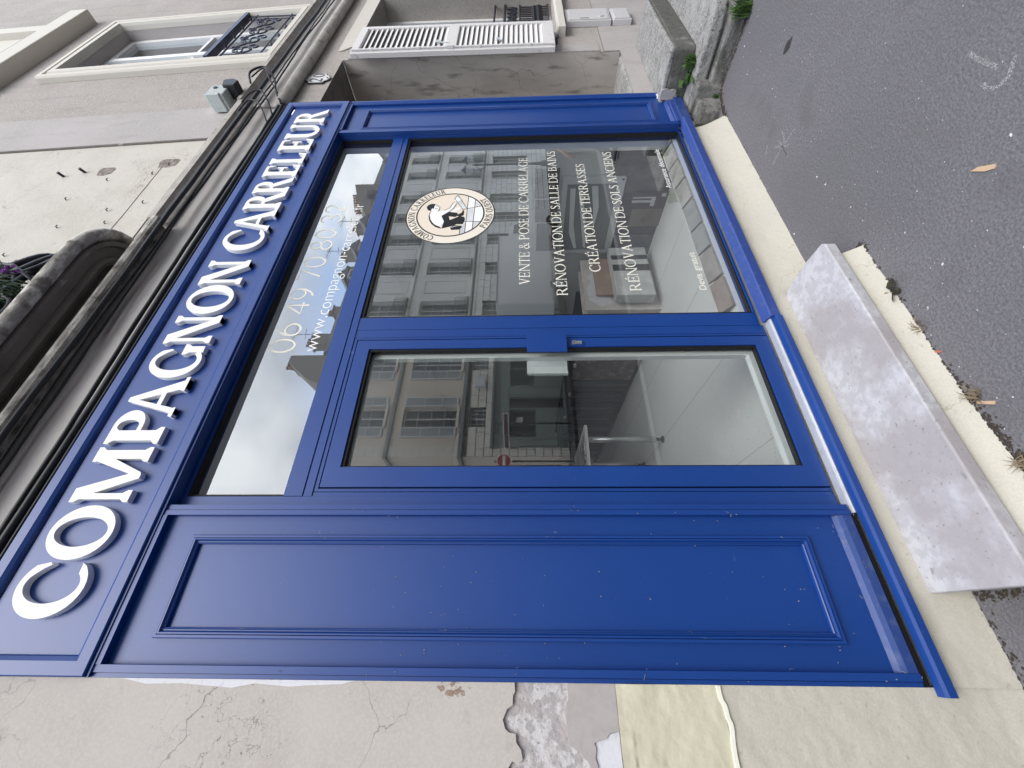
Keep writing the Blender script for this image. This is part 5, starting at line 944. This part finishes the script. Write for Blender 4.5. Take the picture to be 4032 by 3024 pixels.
part('dentils', (lambda m: [m.box(10.3+k*.22,10.42+k*.22,.0005,.12,8.94,9.08) for k in range(98)][-1])(MB()), GREYB, bb, local=True, kind='stuff')
for k, c in enumerate(ctr):
    for h in (h1[k], h2[k]):
        opp_window(bb, h[0], h[1], h[2], h[3], 4, 2)
        part('window_surround', MB().ring(h[0]-.12, h[1]+.12, h[2]-.01, h[3]+.14, .115,.115,.005,.135, .0005, .035), GREYB, bb, local=True)
        b_ = MB().box(h[0]-.06,h[1]+.06,.0,.22,h[2]-.08,h[2]-.02).tube([(h[0]-.05,.20,h[2]+.52),(h[1]+.05,.20,h[2]+.52)],.014,6).tube([(h[0]-.05,.20,h[2]+.06),(h[1]+.05,.20,h[2]+.06)],.010,6)
        for q in range(11): x = h[0]-.04+q*.1; b_.box(x-.006,x+.006,.194,.206,h[2]-.02,h[2]+.52)
        part('balcony', b_, IRON, bb, local=True)
    h = h3[k]; opp_window(bb, h[0], h[1], h[2], h[3], 5, 2)
for x in (10.9,13.6,16.1,18.25,20.2,22.4,24.65,26.7): part('panel_frame', MB().ring(x-.42,x+.42,6.98,8.5,.012,.012,.012,.012,.0,.012).ring(x-.42,x+.42,4.25,6.2,.012,.012,.012,.012,.0,.012), ASHD, bb, local=True)
part('roof', MB().prism([(.2,9.26),(.2,9.30),(-.75,10.45),(-5,11.5),(-9,9.2)], 10.27, 21.3, 'x').prism([(.2,9.26),(.2,9.30),(-2.2,12.2),(-5,12.9),(-9,9.2)], 24.7, 32, 'x'), SLATE, bb, local=True)
for x in (14.95,17.2,19.55,26.2,28.5):
    dm = part('dormer', MB().box(x-.42,x+.42,-1.6,-.25,9.3,10.35).prism([(x-.56,10.35),(x+.56,10.35),(x,10.80)], -1.7, -.18), SLATE, bb, local=True); part('dormer_window', MB().ring(x-.32,x+.32,9.45,10.28,.06,.06,.06,.06,-.249,-.20).box(x-.02,x+.02,-.249,-.21,9.51,10.22), WFR, dm); part('pane', MB().box(x-.27,x+.27,-.2485,-.24,9.50,10.23), DARKR, dm)
for (x, wd_, zt) in ((11.5,.6,11.5),(13.45,.45,11.0),(16.5,.5,11.1),(18.05,.55,11.6),(20.6,.6,11.5)): 
    ch_ = part('chimney', MB().box(x-wd_/2,x+wd_/2,-1.7,-1.2,9.2,zt).box(x-wd_/2-.05,x+wd_/2+.05,-1.75,-1.15,zt,zt+.08), BRICKC, bb, local=True)
    for q in (-.3,0,.3): part('chimney_pot', MB().lathe((x+q*wd_,-1.45,zt+.08), [(.07,0),(.085,.04),(.055,.2),(.07,.26)], 8), POTS, ch_)
gb = part('gable_stack', MB().prism([(21.32,9.2),(24.69,9.2),(24.69,12.5),(22.3,11.75),(21.9,11.4),(21.32,11.1)], -2.2, -.9), BRICKC, bb, local=True)
for k in range(8): x = 22.3+k*.30; part('chimney_pot', MB().lathe((x,-1.5,11.78+k*.09), [(.08,0),(.10,.05),(.06,.28),(.08,.36)], 8), POTS, gb)
part('wall_tie', MB().box(22.9,23.9,-.899,-.87,11.0,11.05).xf(lambda x,y,z:(x,y,z+(x-23.4)*.8)).box(22.9,23.9,-.869,-.85,11.0,11.05).xf(lambda x,y,z:(x,y,z if y<-.87 else 2*11.025-z+0)), IRON, gb)
for (x, y, z, h_) in ((12.0,-1.4,10.8,1.9),(18.4,-1.4,10.9,1.9),(21.0,-1.2,11.2,1.4)):
    an = MB().tube([(x,y,z-.6),(x,y,z+h_)], .016, 6).tube([(x-.55,y,z+h_-.1),(x+.5,y,z+h_-.1)], .012, 5)
    for q in range(6): an.tube([(x-.5+q*.19,y-.22,z+h_-.1),(x-.5+q*.19,y+.22,z+h_-.1)], .008, 4)
    an.tube([(x-.3,y,z+h_-.7),(x+.35,y,z+h_-.55)], .012, 5); part('antenna', an, IRON, bb, local=True)
# --- street things
tdir = lambda X, off: Vector((X, OY+off-math.tan(math.radians(3.3))*X, 0))
p = tdir(4.35, 1.1); ne = thing('no_entry_sign', 'round red no entry sign with white bar on a dark post', 'road sign', (p.x,p.y,0))
REDS = mat('sign_red', (.36,.02,.03), .4, .5); DPOST = mat('dark_post', (.02,.02,.022), .4, .5)
part('post', MB().tube([(p.x,p.y,0),(p.x,p.y,2.52)], .03, 10), DPOST, ne); part('disc', MB().cyl((p.x,p.y+.035,2.22),.225,.012,'y',36), REDS, ne); part('rim', MB().band([(p.x+.235*math.cos(a*PI/20),2.22+.235*math.sin(a*PI/20)) for a in range(40)],[(p.x+.215*math.cos(a*PI/20),2.22+.215*math.sin(a*PI/20)) for a in range(40)],p.y+.03,p.y+.052,True), VINYLW, ne); part('bar', MB().box(p.x-.165,p.x+.165,p.y+.048,p.y+.053,2.18,2.26), VINYLW, ne)
p = tdir(5.75, 1.0); dsn = thing('direction_sign', 'brown arrow shaped direction sign with white rim on a tall post', 'road sign', (p.x,p.y,0))
part('post', MB().tube([(p.x,p.y,0),(p.x,p.y,2.48)], .032, 10).lathe((p.x,p.y,2.48),[(.03,0),(.045,.04),(.02,.08)],10), DPOST, dsn)
part('panel', MB().prism([(p.x-.98,2.13),(p.x-.90,2.05),(p.x+.36,2.12),(p.x+.36,2.31),(p.x-.90,2.24)], p.y+.04, p.y+.06), VINYLW, dsn); part('panel_face', MB().prism([(p.x-.945,2.135),(p.x-.88,2.075),(p.x+.33,2.14),(p.x+.33,2.285),(p.x-.88,2.215)], p.y+.0602, p.y+.064), mat('sign_brown', (.09,.05,.045), .5), dsn)
for k, (X, off, lb) in enumerate(((3.6,1.6,'dark bollard with white top nearest the no entry sign'),(8.1,1.5,'dark bollard with white top in front of the corner shop'),(10.3,1.5,'dark bollard with white top behind the parked van'))):
    p = tdir(X, off); bo = thing('bollard', lb, 'bollard', (p.x,p.y,0), 'white topped bollards'); part('post', MB().tube([(p.x,p.y,0),(p.x,p.y,1.0)], .045, 12), DPOST, bo); part('cap', MB().lathe((p.x,p.y,1.0),[(.045,0),(.06,.03),(.055,.09),(.02,.12)],12), VINYLW, bo)
# lamp with two lanterns
p = tdir(23.2, .9); la = thing('street_lamp', 'old iron street lamp with two lanterns in front of the long building', 'street lamp', (p.x,p.y,0))
part('post', MB().lathe((p.x,p.y,0),[(.16,0),(.16,.3),(.09,.5),(.055,1.2),(.045,4.1),(.08,4.2),(.02,4.5)],12), IRON, la)
LGL = mat('lantern_glass', (.55,.6,.6), .2, .5)
for sgn in (-1, 1):
    part('arm', MB().tube(curve_pts([(p.x,p.y,3.7),(p.x+sgn*.30,p.y,3.75),(p.x+sgn*.50,p.y,4.05),(p.x+sgn*.52,p.y,4.35)],5), .028, 8).tube(curve_pts([(p.x,p.y,4.2),(p.x+sgn*.2,p.y,4.25),(p.x+sgn*.38,p.y,4.05)],5), .018, 6), IRON, la)
    ln = part('lantern', MB().lathe((p.x+sgn*.52,p.y,4.35),[(.05,0),(.12,.03),(.13,.06)],6).lathe((p.x+sgn*.52,p.y,4.80),[(.24,0),(.20,.10),(.07,.20),(.02,.34)],6), IRON, la); part('lantern_glass', MB().lathe((p.x+sgn*.52,p.y,4.41),[(.12,0),(.20,.39)],6), LGL, ln)
# parked van
VANW = mat('van_white', (.72,.72,.71), .3, .5, coat=.3); TYRE = mat('tyre', (.015,.015,.015), .8, .2); VGL = mat('van_glass', (.02,.025,.028), .08, .6)
vx, vy = 9.85, -8.75
van = thing('parked_van', 'white box van parked across the street facing right', 'van', (vx+2.7,vy-.95,-.11))
part('box_body', MB().box(vx,vx+3.75,vy-1.9,vy,.42,2.56), VANW, van, bevel=.05)
part('box_trim', MB().box(vx-.005,vx+3.755,vy+.002,vy+.012,2.50,2.56).box(vx-.005,vx+3.755,vy+.002,vy+.012,.42,.50), mat('van_trim', (.35,.35,.35), .4), van)
cab = [(vx+3.77,.35),(vx+5.55,.35),(vx+5.62,.75),(vx+5.45,1.15),(vx+4.95,1.32),(vx+4.55,1.98),(vx+4.35,2.12),(vx+3.77,2.15)]
part('cab', MB().prism(cab, vy-1.82, vy-.06), VANW, van, bevel=.06, seg=3)
part('windscreen', MB().prism([(vx+4.97,1.36),(vx+5.0,1.38),(vx+4.60,2.0),(vx+4.56,1.98)], vy-1.7, vy-.18), VGL, van); part('side_window', MB().prism([(vx+3.95,1.34),(vx+4.80,1.34),(vx+4.48,1.92),(vx+3.95,1.95)], vy-.062, vy-.052), VGL, van)
part('mirror', MB().box(vx+4.72,vx+4.80,vy-.05,vy+.10,1.40,1.68), DPOST, van, bevel=.02); part('headlight', MB().box(vx+5.38,vx+5.60,vy-.4,vy-.07,.80,.98), LGL, van)
for (x, y) in ((vx+.95,vy-.22),(vx+4.75,vy-.24),(vx+.95,vy-1.88),(vx+4.75,vy-1.86)):
    wh = part('wheel', MB().tube([(x,y,.23),(x,y+.22,.23)], .34, 24), TYRE, van); part('rim', MB().tube([(x,y-.01,.23),(x,y+.23,.23)], .19, 16), METAL, wh)
# terrace houses further down to close the street
for k, (X, wd_, h_, lb, yo) in enumerate(((32.3,9,10.5,'tall plain stone house far down the opposite side',0),(-9.5,8,9.5,'plain stone house across the side street on the left',0),(-6,14,11,'stone house closing the far end of the side street',-30),(-26,16,11,'plain stone house at the far left of the street',0))):
    hb = thing('terrace_house', lb, 'building', (X,OY-.05+yo,0), rotz=A33)
    hs_ = [(x,x+.9,z,z+1.7) for x in ((.9,2.9,4.9,6.4) if wd_ < 12 else (1,3.5,6,8.5,11)) for z in (1.1,4.2,7.0)]
    part('wall', MB().holes(0, wd_, 0, h_, 0, hs_, .2, -1), (GREYB, ASHL, GREYB, BEIGE)[k], hb, local=True); part('body', MB().box(.05,wd_-.05,-9,-.4,0,h_-.02).box(0,.04,-9,0,0,h_).box(wd_-.04,wd_,-9,0,0,h_), BRICKC, hb, local=True)
    for h in hs_: opp_window(hb, h[0], h[1], h[2], h[3], 3, 2)
    part('roof', MB().prism([(.2,h_),(-4,h_+2.6),(-9,h_)], -.1, wd_+.1, 'x'), SLATE, hb, local=True)
# ------------------------------------------------------------------ passer-by further along our own pavement, only seen in the glass
def skin(name, V_, E_, m, parent, sub=2):
    me = bpy.data.meshes.new(name); me.from_pydata([v[:3] for v in V_], E_, []); me.materials.append(m)
    o = bpy.data.objects.new(name, me); C.objects.link(o); md = o.modifiers.new('skin', 'SKIN'); md.use_smooth_shade = True
    for k, d in enumerate(me.skin_vertices[0].data): r_ = V_[k][3]; d.radius = r_ if isinstance(r_, tuple) else (r_, r_); d.use_root = (k == 0)
    s_ = o.modifiers.new('sub', 'SUBSURF'); s_.levels = sub; s_.render_levels = sub
    o.parent = parent; return o
SKIN = mat('skin', (.42,.25,.18), .55, .3); SHIRT = mat('blue_grey_shirt', (.20,.27,.33), .8, .2); JEANS = mat('grey_trousers', (.07,.075,.085), .85, .1); HAIR = mat('brown_hair', (.06,.04,.028), .6, .3); MASKM = mat('white_mask', (.66,.69,.72), .8, .1)
pr = thing('person', 'person in a blue grey shirt and white face mask walking on the pavement', 'person', (6.6,-1.45,0), rotz=math.radians(-15))
skin('legs', [(0,0,.92,(.15,.11)),(-.09,0,.86,.095),(-.10,.12,.48,.062),(-.10,.20,.08,.042),(.09,0,.86,.095),(.10,-.14,.48,.062),(.10,-.30,.12,.042)], [(0,1),(1,2),(2,3),(0,4),(4,5),(5,6)], JEANS, pr)
skin('torso', [(0,0,.95,(.16,.11)),(0,.01,1.15,(.15,.105)),(0,.01,1.34,(.18,.115)),(0,0,1.46,(.10,.08)),(-.20,0,1.40,.062),(-.25,-.05,1.13,.048),(.20,0,1.40,.062),(.25,.05,1.13,.048)], [(0,1),(1,2),(2,3),(2,4),(4,5),(2,6),(6,7)], SHIRT, pr)
skin('body', [(0,0,1.44,.055),(0,.01,1.53,.052),(0,.03,1.60,.078),(0,.03,1.68,(.075,.09)),(0,.025,1.74,.05)], [(0,1),(1,2),(2,3),(3,4)], SKIN, pr)
for sx_, dy in ((-1,-.22),(1,.16)):
    skin('forearm', [(sx_*.25,dy*.2,1.14,.040),(sx_*.25,dy*.8,.94,.028),(sx_*.25,dy*1.0,.88,(.022,.036)),(sx_*.25,dy*1.1,.82,(.018,.036))], [(0,1),(1,2),(2,3)], SKIN, pr)
    for q in range(4): skin('finger', [(sx_*.25,dy*1.1+(q-1.5)*.017,.83,.009),(sx_*.245,dy*1.15+(q-1.5)*.018,.78,.008),(sx_*.23,dy*1.15+(q-1.5)*.018,.745-.004*abs(q-1.3),.007)], [(0,1),(1,2)], SKIN, pr, 1)
    skin('thumb', [(sx_*.245,dy*1.0+.03,.87,.010),(sx_*.235,dy*1.05+.052,.835,.009),(sx_*.23,dy*1.05+.056,.80,.008)], [(0,1),(1,2)], SKIN, pr, 1)
    part('shoe', MB().prism([(-.11,0),(.15,0),(.17,.03),(.10,.07),(.0,.10),(-.11,.10)], -.045, .045, 'x').shift(sx_*.10, .20 if sx_ < 0 else -.30, 0 if sx_ < 0 else .03), DPOST, pr, local=True, bevel=.015)
hd = [(0,.035,1.665)]
part('hair', MB().lathe((0,.0,1.66), [(.088,0),(.094,.05),(.08,.10),(.04,.13),(.005,.138)], 14).shift(0,.005,0), HAIR, pr, local=True, smooth=True)
part('face_mask', MB().lathe((0,.045,1.555), [(.03,0),(.066,.03),(.070,.07),(.05,.10)], 14), MASKM, pr, local=True, smooth=True)
part('nose', MB().prism([(.11,1.635),(.135,1.625),(.11,1.675)], -.012, .012, 'x'), SKIN, pr, local=True, bevel=.004)
for sx_ in (-1,1): part('eye', MB().lathe((sx_*.032,.108,1.665),[(.004,0),(.011,.005),(.004,.010)],8), HAIR, pr, local=True); part('ear', MB().lathe((sx_*.082,.02,1.62),[(.006,0),(.014,.02),(.014,.045),(.005,.06)],8), SKIN, pr, local=True)
